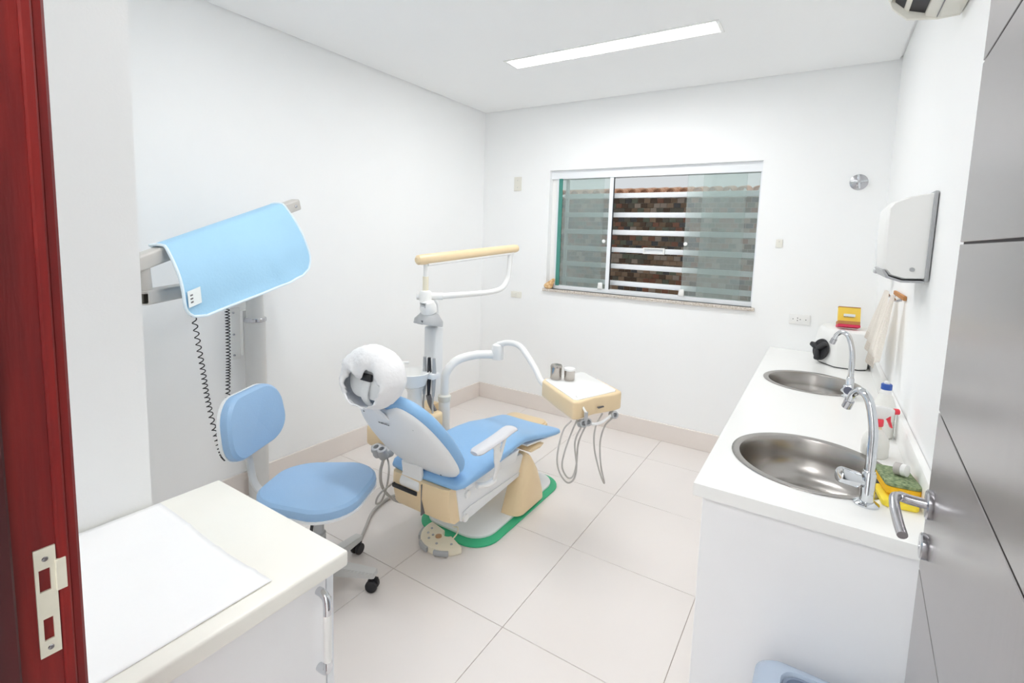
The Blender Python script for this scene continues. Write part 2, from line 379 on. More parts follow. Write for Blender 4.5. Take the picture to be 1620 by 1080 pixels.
# security grille behind the glass
gr = thing('window_grille', 'white horizontal bar security grille behind the window glass', 'grille', (1.5, D+0.14, WZ0))
yb = D+0.135
for z in (1.882, 1.728, 1.588, 1.447, 1.313, 1.175): obj('bar', box(WX0+0.086, WX1-0.004, yb-0.012, yb+0.012, z-0.020, z+0.020, 0.005, 2), 'aluminium_white', gr)
for x in (WX0+0.078, WX1-0.02): obj('post', box(x, x+0.030, yb+0.014, yb+0.034, WZ0+0.001, WZ1-0.002, 0.004, 2), 'aluminium_white', gr)
b = N()
for a in ((1.49, 1.66, 1.463, 1.473), (1.49, 1.66, 1.424, 1.434), (1.49, 1.503, 1.434, 1.463), (1.647, 1.66, 1.434, 1.463)): box(a[0], a[1], yb-0.030, yb-0.014, a[2], a[3], 0.002, 1, bm=b)
obj('pull_handle', b, 'white_plastic', gr)
# outside: mosaic wall with tile coping
OY = D+1.2
struct(obj('ground', box(-2.5, 5.5, D+0.17, OY+2.0, -0.25, -0.15), 'concrete', loc=(1.5, OY, -0.2)), 'concrete yard outside the window')
ow = obj('wall_outside', box(-2.5, 5.0, OY, OY+0.15, -0.15, 1.955), 'mosaic_grout', loc=(1.2, OY, 0)); struct(ow, 'boundary wall outside faced with brown mosaic tiles')
tw, th = 0.066, 0.047
cells = []
for r in range(26):
    z = 1.952-(r+1)*th
    off = (r % 2)*tw*0.5
    for c in range(-16, 50):
        cells.append((c*tw+off, z))
cx, cz = 1.15, 1.5
cells.sort(key=lambda q: abs(q[0]+tw/2-cx)*1.0+abs(q[1]-cz)*0.62)
base = None; bf = N()
for k, (x, z) in enumerate(cells):
    if k < 290:
        if base is None: base = obj('mosaic_tile', box(0.002, tw-0.002, -0.006, 0.002, 0.002, th-0.002, 0.0012, 1), 'mosaic_tile', ow); o = base
        else: o = copy_obj(base, ow)
        o.location = (x, OY-random.uniform(0, 0.002), z)
    else:
        v = [bf.verts.new((a, b_, c_)) for a in (x+0.002, x+tw-0.002) for b_ in (OY-0.006, OY+0.002) for c_ in (z+0.002, z+th-0.002)]
        for f in ((0, 1, 3, 2), (4, 6, 7, 5), (0, 4, 5, 1), (2, 3, 7, 6), (0, 2, 6, 4), (1, 5, 7, 3)): bf.faces.new([v[i] for i in f])
fo_ = obj('mosaic_tile_field', bf, 'mosaic_field', ow, smooth=0); fo_['kind'] = 'stuff'
def barrel():
    rings = []
    for i in range(5):
        y = -0.07+0.34*i/4; rr = 0.052-0.006*i/4; z = 0.0+0.05*i/4
        ring = [Vector((rr*math.cos(PI*k/8), y, z+rr*math.sin(PI*k/8))) for k in range(9)] + [Vector(((rr-0.012)*math.cos(PI-PI*k/8), y, z+(rr-0.012)*math.sin(PI-PI*k/8))) for k in range(9)]
        rings.append(ring)
    return loft(rings)
base = None
for k in range(34):
    x = -1.55+0.128*k
    if base is None: base = obj('roof_tile', barrel(), 'terracotta', ow); o = base
    else: o = copy_obj(base, ow)
    o.location = Vector((x, OY, 1.995))
base = None
for k in range(34):
    x = -1.55+0.128*k+0.064
    if base is None: base = obj('mortar_plug', box(-0.036, 0.036, -0.03, 0.2, -0.012, 0.012, 0.006, 2), 'mortar', ow); o = base
    else: o = copy_obj(base, ow)
    o.location = Vector((x, OY, 1.97))

# ============================================================ DOOR + JAMB
jm = obj('trim_1', box(1.996, 2.030, ym-0.15, ym, 0, 2.14), 'mahogany', loc=(2.0, ym, 0)); struct(jm, 'dark red mahogany door jamb')
obj('corner_bead', box(1.998, 2.0335, ym-0.008, ym+0.002, 0, 2.14, 0.002, 1), 'mahogany', jm)
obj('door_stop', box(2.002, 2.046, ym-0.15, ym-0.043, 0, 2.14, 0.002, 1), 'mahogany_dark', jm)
obj('architrave', box(1.93, 2.03, ym, ym+0.012, 0, 2.2, 0.003, 1), 'mahogany', jm)
# strike plate with two mortises and a lip
xp = 2.0325
def plate_hole(y0, y1, z0, z1, hy0, hy1, hz0, hz1, bm):
    for a in ((y0, y1, z0, hz0), (y0, y1, hz1, z1), (y0, hy0, hz0, hz1), (hy1, y1, hz0, hz1)): box(xp-0.004, xp, a[0], a[1], a[2], a[3], bm=bm)
b = N(); yA, yB = ym-0.026, ym-0.009
plate_hole(yA, yB, 1.112, 1.172, yA+0.003, yB-0.005, 1.124, 1.149, b)
plate_hole(yA, yB, 1.050, 1.112, yA+0.004, yB-0.005, 1.068, 1.093, b)
box(xp-0.002, xp+0.0025, yB-0.001, yB+0.0075, 1.120, 1.155, 0.0005, 1, bm=b)
sp = obj('strike_plate', b, 'brass_aged', jm); sp['label'] = 'worn pale brass strike plate'
b = box(xp-0.0036, xp-0.0028, yA+0.002, yB-0.003, 1.122, 1.151); box(xp-0.0036, xp-0.0028, yA+0.002, yB-0.003, 1.066, 1.095, bm=b)
obj('mortise', b, 'mortise_hole', sp)
for z in (1.160, 1.059): obj('screw', lathe([(0.0005, 0), (0.0028, 0.0002), (0.0022, 0.0012), (0.0004, 0.0014)], (xp, (yA+yB)/2, z), 12, zto((1, 0, 0))), 'satin_chrome', sp)
# door leaf, opened inwards against the right wall
hg = Vector((2.836, -0.194, 0)); ed = Vector((2.883, 0.605, 0)); uu = (ed-hg).normalized(); nn = Vector((-uu.y, uu.x, 0)); wd_ = (ed-hg).length
DM = basis(hg, uu, (0, 0, 1), -nn)      # a along leaf, b up, n away from room side
DM = Matrix(((uu.x, nn.x, 0, hg.x), (uu.y, nn.y, 0, hg.y), (0, 0, 1, 0), (0, 0, 0, 1)))   # local x along leaf, y to the room side (left), z up
dr = obj('door_1', box(0.002, wd_-0.001, -0.034, -0.004, 0.012, 2.098, mx=DM), 'door_gap', loc=hg); struct(dr, 'brushed steel clad door standing open')
seams = [0.012]+[1.529+0.2665*k for k in range(-5, 3)]+[2.098]
for a, c_ in zip(seams, seams[1:]): obj('panel', box(0, wd_, -0.012, 0, a+0.0018, c_-0.0018, 0.0008, 1, mx=DM), 'door_steel', dr)
def dpt(a, n_, z): return DM @ Vector((a, n_, z))
ha = wd_-0.052
b = lathe([(0.0215, 0), (0.0225, 0.002), (0.0225, 0.006), (0.020, 0.008), (0.010, 0.0085)], dpt(ha, 0, 1.128), 28, zto(nn)); hd = obj('lever_handle', b, 'satin_chrome', dr)
pts = spline([dpt(ha, 0.008, 1.128), dpt(ha, 0.026, 1.128), dpt(ha-0.002, 0.040, 1.130), dpt(ha-0.014, 0.047, 1.131), dpt(ha-0.040, 0.047, 1.126), dpt(ha-0.070, 0.043, 1.116), dpt(ha-0.090, 0.039, 1.110)], 6)
n = len(pts); b = tube(pts, [0.0078 if i < n*0.35 else 0.0066+0.0006*math.sin((i/n-0.35)*4) for i in range(n)], 12)
obj('lever', b, 'satin_chrome', hd)
b = lathe([(0.019, 0), (0.020, 0.002), (0.020, 0.007), (0.018, 0.009), (0.006, 0.0092), (0.0055, 0.004), (0.0005, 0.004)], dpt(ha, 0, 1.060), 24, zto(nn)); obj('key_rose', b, 'satin_chrome', dr)

# ============================================================ LOW CABINET (left foreground)
cb = thing('base_cabinet', 'white low cabinet with cream top in the doorway corner', 'cabinet', (1.62, 0.03, 0))
X0, X1, Y0, Y1 = 1.364, 1.893, -0.208, 0.262
obj('countertop', box(X0, X1, Y0, Y1, CT-0.036, CT, 0.006, 3), 'cream_laminate', cb)
obj('body', box(X0+0.008, X1-0.050, Y0+0.004, Y1-0.012, 0.06, CT-0.036), 'white_laminate', cb)
obj('plinth', box(X0+0.02, X1-0.09, Y0+0.02, Y1-0.04, 0, 0.06), 'white_laminate', cb)
dd = obj('door', box(X1-0.049, X1-0.031, Y0+0.006, Y1-0.034, 0.07, CT-0.044, 0.0015, 1), 'white_laminate', cb)
obj('edge_strip', box(X1-0.049, X1-0.034, Y1-0.030, Y1-0.013, 0.07, CT-0.044, 0.001, 1), 'aluminium_white', cb)
hy = Y1-0.052; hx = X1-0.031
h = obj('handle', tube(spline([(hx, hy, 0.764), (hx+0.014, hy, 0.764), (hx+0.026, hy, 0.758), (hx+0.029, hy, 0.742), (hx+0.029, hy, 0.724)], 5), 0.0085, 14), 'chrome', dd)
obj('grip', tube([(hx+0.029, hy, 0.724), (hx+0.029, hy, 0.618)], 0.0082, 14), 'white_plastic', h)
obj('handle_foot', tube(spline([(hx+0.029, hy, 0.618), (hx+0.029, hy, 0.604), (hx+0.024, hy, 0.593), (hx+0.012, hy, 0.590), (hx, hy, 0.590)], 5), 0.0085, 14), 'chrome', h)
for z in (0.70, 0.36): obj('hinge', box(X1-0.0335, X1-0.0325, Y1-0.034, Y1-0.020, z, z+0.03), 'satin_chrome', cb)
# protective paper sheets laid over the top
def sheet(x0, x1, y0, y1, z, folds, amp, seed):
    t = N(); nx, ny = 36, 26; rn = random.Random(seed); ph = rn.uniform(0, 6)
    V = []
    for i in range(nx+1):
        row = []
        for j in range(ny+1):
            u, v = i/nx, j/ny; x = x0+(x1-x0)*u; y = y0+(y1-y0)*v+0.004*math.sin(5*u+ph)
            zz = 0.0006
            for f in folds: zz += amp*math.exp(-((u-f-0.04*v)/0.018)**2)
            zz += 0.0008*(1+math.sin(9*u+4*v+ph))
            row.append(t.verts.new((x, y, z+zz)))
        V.append(row)
    for i in range(nx):
        for j in range(ny): t.faces.new((V[i][j], V[i+1][j], V[i+1][j+1], V[i][j+1]))
    return t
ps = obj('paper_sheet', sheet(1.372, 1.852, -0.200, 0.116, CT+0.0008, (0.30, 0.58, 0.84), 0.0035, 3), 'paper', loc=(1.6, -0.05, CT)); md = ps.modifiers.new('thickness', 'SOLIDIFY'); md.thickness = 0.0005; md.offset = -1
tag(ps, 'creased white paper sheet lying on the cream cabinet top', 'paper')

# ============================================================ X-RAY COLUMN AND APRON
xr = thing('xray_stand', 'grey wall-mounted X-ray column with folded rectangular arms', 'X-ray stand', (0.08, 1.08, 0))
px_, py_ = 0.085, 1.085
obj('pole', lathe([(0.052, 0.0), (0.052, 1.03), (0.046, 1.035)], (px_, py_, 0), 28), 'painted_steel', xr)
obj('upper_pole', lathe([(0.043, 1.0), (0.043, 1.30), (0.038, 1.31)], (px_, py_, 0), 28), 'painted_steel', xr)
obj('collar', lathe([(0.053, 1.012), (0.056, 1.016), (0.056, 1.030), (0.053, 1.034)], (px_, py_, 0), 28), 'satin_chrome', xr)
b = box(0.001, 0.008, py_-0.088, py_-0.040, 0.80, 1.085, 0.001, 1); box(0.001, 0.008, py_+0.040, py_+0.098, 0.80, 1.085, 0.001, 1, bm=b); box(0.001, 0.036, py_-0.04, py_+0.04, 0.82, 1.07, bm=b)
bk = obj('wall_bracket', b, 'white_gloss', xr)
for y in (py_-0.075, py_+0.083):
    for z in (0.825, 0.94, 1.06): obj('bolt', lathe([(0.0005, 0), (0.006, 0.0005), (0.005, 0.005), (0.0005, 0.006)], (0.008, y, z), 10, zto((1, 0, 0))), 'satin_chrome', bk)
def rect_tube(a, b_, w, h, upv, name, parent, wall=0.004, m='tube_grey'):
    a, b_ = Vector(a), Vector(b_); d = (b_-a).normalized(); s = d.cross(Vector(upv)).normalized(); v = s.cross(d)
    o1 = rrect(w, h, 0.009, 4); o2 = rrect(w-2*wall, h-2*wall, 0.006, 4); rings = []
    for o_, k in ((o2, 0.09), (o2, 0), (o1, 0), (o1, 1), (o2, 1), (o2, 0.91)):
        p = a.lerp(b_, k); rings.append([p+s*x+v*y for x, y in o_])
    t = loft(rings)
    return obj(name, t, m, parent)
EA, EB = Vector((0.640, 0.312, 1.361)), Vector((0.30, 1.197, 1.652))
ARMS = Vector((0.933, 0.359, 0))      # horizontal, square to the arm
ua = rect_tube(EA, EB, 0.052, 0.056, (0, 0, 1), 'upper_arm', xr)
obj('arm_inside', box(-0.021, 0.021, -0.023, 0.023, 0.050, 0.054, mx=basis(EA, ARMS, ARMS.cross((EB-EA).normalized())*-1, (EB-EA).normalized())), 'tube_inside', ua)
ob = lathe([(0.0005, 0), (0.008, 0.0005), (0.007, 0.004), (0.0005, 0.005)], EB+ARMS*0.026-(EB-EA).normalized()*0.04, 12, zto((1, 0, 0))); obj('bolt', ob, 'satin_chrome', ua)
la = rect_tube((0.612, 0.375, 1.252), (0.115, 1.045, 1.255), 0.064, 0.052, (0, 0, 1), 'lower_arm', xr)
obj('arm_rib', box(-0.003, 0.003, -0.022, 0.022, 0.0, 0.05, mx=basis((0.604, 0.386, 1.252), (0.803, 0.596, 0), (0, 0, 1), (-0.596, 0.803, 0))), 'tube_inside', la)
obj('spindle', tube([(0.592, 0.402, 1.270), (0.612, 0.388, 1.372)], 0.021, 20), 'tube_grey', xr)
# blue protective apron folded over the upper arm
ax = (EB-EA).normalized()
T0 = EA+ax*0.149+Vector((0, 0, 0.040)); T1 = EA+ax*0.838+Vector((0, 0, 0.040))
fdir0 = Vector((0.088, 0.022, -0.288)); fdir1 = Vector((0.097, 0.112, -0.330))
def apron_pt(u, s):
    # s: -1 back hem .. 0 arm top .. 1 front hem; the cloth first crosses the flat top of the arm
    top = T0.lerp(T1, u); e = 0.10
    if abs(s) <= e: return top+ARMS*(0.036*s/e)+Vector((0, 0, -0.004*(s/e)**2))
    if s > 0:
        k = (s-e)/(1-e)
        f = fdir0.lerp(fdir1, u)*k
        bul = ARMS*(0.020*math.sin(PI*min(1, k*1.1)))+Vector((0, 0, 0.010*math.sin(PI*k)))
        wr = 0.006*math.sin(9*u+3*k)*k + 0.012*math.exp(-((u-0.60-0.12*k)/0.07)**2)*k*k
        return top+ARMS*0.036+Vector((0, 0, -0.004))+f+bul+ARMS*wr
    k = (-s-e)/(1-e)
    return T0.lerp(T1, 0.22+0.78*u)*min(1, k*3)+top*(1-min(1, k*3))-ARMS*(0.036+0.004*math.sin(8*u)*k)+Vector((0, 0, -0.004-0.30*k))
nu, nv = 40, 44
t = N(); G = []; rc = 0.14
for j in range(nv+1):
    s = -1+2*j/nv; row = []
    for i in range(nu+1):
        u = i/nu; uu_ = u
        if s > 1-rc*1.7:
            q_ = (s-(1-rc*1.7))/(rc*1.7); cut = (1-math.sqrt(max(0, 1-q_*q_)))*rc*0.9
            uu_ = cut+(1-2*cut)*u
        row.append(t.verts.new(apron_pt(uu_, s)))
    G.append(row)
for j in range(nv):
    for i in range(nu): t.faces.new((G[j][i], G[j][i+1], G[j+1][i+1], G[j+1][i]))
edge = [G[j][0].co.copy() for j in range(nv+1)] + [G[nv][i].co.copy() for i in range(1, nu+1)] + [G[j][nu].co.copy() for j in range(nv-1, -1, -1)]
bmesh.ops.recalc_face_normals(t, faces=t.faces); bmesh.ops.solidify(t, geom=t.faces[:], thickness=0.004)
ap = thing('lead_apron', 'light blue protective apron with white piping draped over grey arm', 'apron', (0.4, 0.85, 1.1))
obj('cloth', t, 'blue_fabric', ap, smooth=60)
obj('piping', tube([p for k, p in enumerate(edge) if k == 0 or (p-edge[k-1]).length > 1e-4], 0.0055, 8), 'piping_white', ap)
tp = apron_pt(0.015, 0.66); tx = (apron_pt(0.12, 0.66)-tp).normalized(); tz = (apron_pt(0.015, 0.80)-tp).normalized(); tn = tx.cross(tz)
if tn.x < 0: tn = -tn
cl = obj('care_tag', box(0, 0.060, 0, 0.062, 0.006, 0.008, 0.0005, 1, mx=basis(tp, tx, tz, tn)), 'tag_white', ap); cl['label'] = 'small white sewn tag'
b = N()
for k in range(3): box(0.010, 0.022, 0.016+0.013*k, 0.022+0.013*k, 0.0082, 0.0086, bm=b, mx=basis(tp, tx, tz, tn))
obj('tag_print', b, 'mark_grey', ap)
# coiled cables
def coil(path, r, turns, rad, n=12):
    P = spline(path, 40); fr = frame(P); L = len(P); out = []
    tot = turns*n
    for i in range(tot+1):
        s = i/tot*(L-1); k = min(int(s), L-2); f = s-k; c = P[k].lerp(P[k+1], f); T, u, v = fr[k]; a = 2*PI*i/n
        out.append(c+r*(math.cos(a)*u+math.sin(a)*v))
    return tube(out, rad, 6)
o = obj('coiled_cable', coil([(0.55, 0.575, 1.16), (0.55, 0.590, 1.03), (0.55, 0.603, 0.92), (0.55, 0.612, 0.83), (0.55, 0.625, 0.74), (0.55, 0.645, 0.62), (0.55, 0.665, 0.54), (0.53, 0.69, 0.50)], 0.0085, 30, 0.0022), 'black_rubber', loc=(0.55, 0.62, 0.5))
tag(o, 'looser black coiled cable swinging out below the left end of the blue apron', 'cable', 'coiled cables under the apron')
o = obj('coiled_cable', coil([(0.45, 0.757, 1.17), (0.45, 0.757, 1.05), (0.45, 0.755, 0.92), (0.45, 0.750, 0.80), (0.46, 0.740, 0.62), (0.50, 0.72, 0.52)], 0.0082, 44, 0.0022), 'black_rubber', loc=(0.45, 0.75, 0.5))
tag(o, 'tightly wound black coiled cable hanging straight below the middle of the blue apron', 'cable', 'coiled cables under the apron')

# ============================================================ STOOL
st = thing('dentist_stool', 'blue upholstered swivel stool with low backrest and castors', 'stool', (0.975, 0.835, 0))
sa = math.radians(27); SF = Matrix.Translation((0.975, 0.835, 0)) @ Matrix.Rotation(sa, 4, 'Z')
def so(name, b, m, parent=st, smooth=35):
    bmesh.ops.transform(b, matrix=SF, verts=b.verts); return obj(name, b, m, parent, smooth=smooth)
seat = [(x*1.0+0.0, y) for x, y in rrect(0.435, 0.425, 0.15, 8)]
seat = [(x, y*(1.0-0.16*(0.5-x/0.435) if x < 0 else 1.0)) for x, y in seat]
so('seat', cushion(seat, [(0.93, 0.418), (0.985, 0.422), (1.0, 0.436), (0.99, 0.452), (0.94, 0.463), (0.7, 0.468), (0.3, 0.465), (0.02, 0.464)]), 'blue_vinyl_stool')
so('seat_shell', cushion(seat, [(0.6, 0.396), (0.94, 0.402), (1.005, 0.412), (1.008, 0.421), (0.95, 0.423)]), 'lightgrey_plastic')
so('seat_plate', box(-0.11, 0.11, -0.09, 0.09, 0.366, 0.398, 0.006), 'midgrey_plastic')
BM = Matrix.Translation((-0.300, 0, 0.715)) @ Matrix.Rotation(math.radians(-8), 4, 'Y')
BM = BM @ basis((0, 0, 0), (0, 1, 0), (0, 0, 1), (1, 0, 0))
def curve_back(b, k=0.55):
    for v in b.verts: v.co.z += k*v.co.x*v.co.x
    return b
bo = [(x*(1+0.10*(-y/0.26)), y) for x, y in rrect(0.372, 0.262, 0.105, 8)]
b = curve_back(cushion(bo, [(0.9, -0.012), (0.985, -0.008), (1.0, 0.008), (0.985, 0.024), (0.92, 0.036), (0.6, 0.042), (0.02, 0.042)])); bmesh.ops.transform(b, matrix=BM, verts=b.verts); so('backrest', b, 'blue_vinyl_stool')
b = curve_back(cushion(bo, [(0.8, -0.026), (0.97, -0.022), (1.008, -0.014), (1.008, -0.004), (0.95, -0.002)])); bmesh.ops.transform(b, matrix=BM, verts=b.verts); so('back_shell', b, 'lightgrey_plastic')
so('back_bar', tube(spline([(-0.05, 0, 0.385), (-0.17, 0, 0.388), (-0.245, 0, 0.40), (-0.285, 0, 0.45), (-0.300, 0, 0.54), (-0.330, 0, 0.70)], 6), 0.020, 12, flat=0.5), 'painted_steel')
so('gas_column', lathe([(0.045, 0.09), (0.045, 0.10), (0.030, 0.11), (0.030, 0.24), (0.022, 0.245), (0.022, 0.37)], (0, 0, 0), 24), 'midgrey_plastic')
so('height_lever', tube(spline([(0.02, -0.05, 0.375), (0.05, -0.14, 0.37), (0.07, -0.19, 0.362)], 5), 0.006, 10), 'dark_plastic')
so('hub', lathe([(0.055, 0.058), (0.06, 0.065), (0.06, 0.10), (0.045, 0.112)], (0, 0, 0), 24), 'painted_steel')
for k in range(5):
    a = math.radians(0.0+72*k); R_ = Matrix.Rotation(a, 4, 'Z')
    b = N(); prof = lambda w, z0, z1: [(-w, z0), (w, z0), (w, z1), (-w, z1)]
    rings = []
    for r, w, z0_, z1_ in ((0.04, 0.026, 0.062, 0.104), (0.14, 0.025, 0.064, 0.100), (0.245, 0.022, 0.064, 0.088), (0.252, 0.020, 0.066, 0.086)):
        rings.append([Vector((r, y, z)) for y, z in prof(w, z0_, z1_)])
    loft(rings, b); bmesh.ops.bevel(b, geom=[e_ for e_ in b.edges], offset=0.003, segments=2, affect='EDGES'); bmesh.ops.transform(b, matrix=R_, verts=b.verts)
    leg = so('base_arm', b, 'painted_steel')
    b = N()
    for s in (-1, 1): lathe([(0.004, -0.009), (0.024, -0.008), (0.026, -0.004), (0.026, 0.004), (0.024, 0.008), (0.004, 0.009)], (0.236, s*0.013, 0.026), 20, zto((0, 1, 0)), b)
    b2 = b; bmesh.ops.transform(b2, matrix=R_, verts=b2.verts); so('castor', b2, 'dark_plastic', leg)
    b = box(0.222, 0.262, -0.0055, 0.0055, 0.024, 0.060, 0.003); bmesh.ops.transform(b, matrix=R_, verts=b.verts); so('castor_fork', b, 'dark_plastic', leg)

# ============================================================ DENTAL CHAIR
CX = 1.20
mt = obj('floor_mat', prism([(x+CX, y+1.82) for x, y in rrect(0.475, 0.86, 0.14, 8)], 0.0005, 0.010, bev=0.002), 'green_rubber', loc=(CX, 1.8, 0))
tag(mt, 'green rubber mat showing around the grey chair base', 'mat')
ch = thing('dental_chair', 'reclined blue dental chair with grey back shell and beige covers', 'dental chair', (CX, 1.7, 0.0105))
bp = [(x+CX-0.012, y+1.835) for x, y in rrect(0.415, 0.79, 0.12, 8)]
obj('base_plate', prism(bp, 0.0105, 0.024, bev=0.003), 'lightgrey_plastic', ch)
# triangular fins
def fin(x0, x1, name='support_fin'):
    prof = [(1.708, 0.024), (1.730, 0.07), (1.785, 0.20), (1.835, 0.312), (1.852, 0.330), (1.874, 0.318), (1.930, 0.245), (1.985, 0.13), (2.012, 0.06), (2.016, 0.024)]
    prof = [(y, z) for y, z in prof]
    def ring(x, s, dz=0.0): 
        cy, cz_ = 1.86, 0.10
        return [Vector((x, cy+(y-cy)*s, 0.024+(z-0.024)*(s if z > 0.03 else 1)-dz)) for y, z in prof]
    sgn = 1 if x1 > x0 else -1
    rings = [ring(x0+(x1-x0)*k, q_) for k, q_ in ((0, 1.0), (0.35, 1.0), (0.55, 0.985), (0.72, 0.95), (0.86, 0.88), (0.95, 0.78), (1.0, 0.66))]
    return obj(name, loft(rings), 'beige_plastic', ch, smooth=50)
f1 = fin(1.325, 1.436); fin(1.075, 0.985)
b = N()
for k in range(5): box(1.424, 1.4262, 1.930+0.008*k, 1.935+0.008*k, 0.048+0.003*(k % 2), 0.055, bm=b)
obj('maker_mark', b, 'mark_grey', f1)
# lift arm body (light grey), beige rear cover
def side_prism(pts, x0, x1, name, m, bev=0.006, parent=ch):
    mx = basis((x0, 0, 0), (0, 1, 0), (0, 0, 1), (1, 0, 0))
    return obj(name, prism(pts, 0, x1-x0, mx, bev), m, parent)
la_ = side_prism([(1.265, 0.365), (1.300, 0.192), (1.325, 0.182), (1.80, 0.205), (1.87, 0.275), (1.83, 0.325), (1.50, 0.372)], 1.02, 1.375, 'lift_arm', 'lightgrey_plastic')
b = side_prism([(1.305, 0.238), (1.325, 0.186), (1.79, 0.212), (1.80, 0.232), (1.36, 0.245)], 1.375, 1.381, 'side_rail', 'lightgrey_plastic', 0.002, la_)
for y, z in ((1.322, 0.205), (1.335, 0.315)): obj('pivot_cap', lathe([(0.018, 0), (0.019, 0.004), (0.018, 0.012), (0.012, 0.014), (0.0005, 0.0145)], (1.376, y, z), 20, zto((1, 0, 0))), 'white_plastic', la_)
rcv = [(1.225, 0.375), (1.235, 0.255), (1.262, 0.202), (1.300, 0.188), (1.268, 0.378)]
def rear_ring(x, k):
    return [Vector((x, 1.27+(y-1.27)*k, z)) for y, z in [(1.205, 0.378), (1.200, 0.300), (1.225, 0.215), (1.262, 0.196), (1.310, 0.196), (1.310, 0.378)]]
rings = [rear_ring(1.015, 0.75), rear_ring(1.045, 0.95), rear_ring(1.20, 1.0), rear_ring(1.335, 0.95), rear_ring(1.366, 0.75)]
rcov = obj('rear_cover', loft(rings), 'beige_plastic', ch, smooth=30)
obj('seam', box(1.216, 1.219, 1.1985, 1.23, 0.22, 0.37), 'mark_grey', rcov)
obj('cover_slot', box(1.03, 1.19, 1.195, 1.23, 0.305, 0.325, 0.004), 'dark_plastic', rcov)
# seat underside box
side_prism([(1.30, 0.355), (1.72, 0.330), (1.76, 0.385), (1.30, 0.392)], 1.03, 1.400, 'seat_frame', 'lightgrey_plastic', 0.004)
# blue upholstery: seat + leg rest in one sweep
ST = [(1.225, 0.150, 0.400, 0.018), (1.232, 0.205, 0.412, 0.034), (1.262, 0.225, 0.424, 0.048), (1.34, 0.232, 0.436, 0.056), (1.46, 0.229, 0.438, 0.058), (1.60, 0.218, 0.442, 0.056), (1.72, 0.207, 0.446, 0.054), (1.82, 0.202, 0.440, 0.052), (1.93, 0.206, 0.416, 0.048), (2.05, 0.216, 0.390, 0.048), (2.15, 0.222, 0.372, 0.046), (2.195, 0.220, 0.363, 0.042), (2.218, 0.205, 0.356, 0.030), (2.226, 0.170, 0.350, 0.014)]
def sec(y, w, zt, h):
    out = []; n = 36
    for k in range(n):
        a = 2*PI*k/n; c, s = math.cos(a), math.sin(a)
        x = w*math.copysign(abs(c)**0.42, c); z = h/2*math.copysign(abs(s)**0.6, s)
        dish = -0.010*(1-(x/w)**2) if s > 0 else 0.0
        out.append(Vector((CX+x, y, zt-h/2+z+dish+0.012*(1 if s > 0 else 0)*0)))
    return out
obj('seat', loft([sec(*s) for s in ST]), 'blue_vinyl', ch, smooth=60)
# leg-rest hinge cover (beige)
side_prism([(1.85, 0.342), (1.93, 0.344), (2.02, 0.332), (1.97, 0.318), (1.87, 0.326)], 1.04, 1.410, 'leg_hinge_cover', 'beige_plastic', 0.005)
obj('tip_plate', side_prism([(1.84, 0.370), (2.205, 0.318), (2.21, 0.324), (1.84, 0.380)], 1.05, 1.40, 'leg_rest_tray', 'lightgrey_plastic', 0.001).data and lathe([(0.0005, 0), (0.006, 0.0005), (0.006, 0.008), (0.0005, 0.009)], (1.39, 2.2, 0.322), 10, zto((0, 1, 0))), 'dark_plastic', ch)
# backrest
bdir = Vector((0, -0.60, 0.80)); bn = Vector((0, 0.80, 0.60))           # up the back, front normal
BC = Vector((CX+0.01, 1.118, 0.615)); BMx = basis(BC, (1, 0, 0), bdir, bn)
def back_outline(w, l, n=48):
    out = []
    for k in range(n):
        a = 2*PI*k/n; c, s = math.cos(a), math.sin(a)
        y = l*math.copysign(abs(s)**0.66, s); x = w*math.copysign(abs(c)**0.66, c)
        x *= 1.0-0.14*max(0, y/l)
        out.append((x, y))
    return out
bo = back_outline(0.238, 0.268)
b = cushion(bo, [(0.93, 0.004), (0.985, 0.012), (1.0, 0.030), (0.98, 0.050), (0.90, 0.064), (0.6, 0.072), (0.2, 0.070), (0.02, 0.070)], BMx); obj('backrest', b, 'blue_vinyl', ch, smooth=60)
# grey back shell with a notch at the top for the head-rest post
so_ = []
for x, y in back_outline(0.232, 0.262, 72):
    d = 0.052*math.exp(-((x+0.005)/0.062)**2) if y > 0 else 0
    so_.append((x, y-d))
b = cushion(so_, [(0.02, -0.030), (0.4, -0.029), (0.75, -0.024), (0.93, -0.014), (0.99, -0.004), (1.0, 0.006), (0.97, 0.010)], BMx, c=(0, -0.03)); bs = obj('back_shell', b, 'lightgrey_plastic', ch, smooth=60)
def on_back(x, y, h): return BMx @ Vector((x, y, h))
for x, y in ((-0.135, 0.185), (0.135, 0.150), (-0.15, -0.12), (0.105, -0.205)): obj('screw', lathe([(0.0005, 0), (0.0042, 0.0003), (0.0036, 0.002), (0.0005, 0.0024)], on_back(x, y, -0.0235+0.004*(abs(x) > 0.12)), 10, zto(-bn)), 'mark_grey', bs)
b = N()
for k, hh in enumerate((0.008, 0.006, 0.010, 0.007, 0.009, 0.006)): box(-0.062+0.011*k, -0.055+0.011*k, 0.140, 0.140+hh, -0.0298, -0.0285, bm=b, mx=BMx)
obj('maker_mark', b, 'mark_grey', bs)
# curved bracket joining back to seat
pth = spline([on_back(-0.07, -0.195, -0.022), on_back(-0.07, -0.245, -0.052), (CX-0.06, 1.205, 0.345), (CX-0.06, 1.235, 0.318)], 8)
rings = []
for k, p in enumerate(pth):
    T = (pth[min(k+1, len(pth)-1)]-pth[max(k-1, 0)]).normalized(); nrm = Vector((1, 0, 0)).cross(T)
    rings.append([p+Vector((x, 0, 0))+nrm*y for x, y in rrect(0.125, 0.022, 0.009, 4)])
obj('back_bracket', loft(rings), 'white_plastic', ch)
obj('bracket_pivot', lathe([(0.026, 0), (0.026, 0.04), (0.02, 0.044), (0.0005, 0.044)], (CX-0.005, 1.232, 0.352), 18, zto((1, 0, 0))), 'dark_plastic', ch)
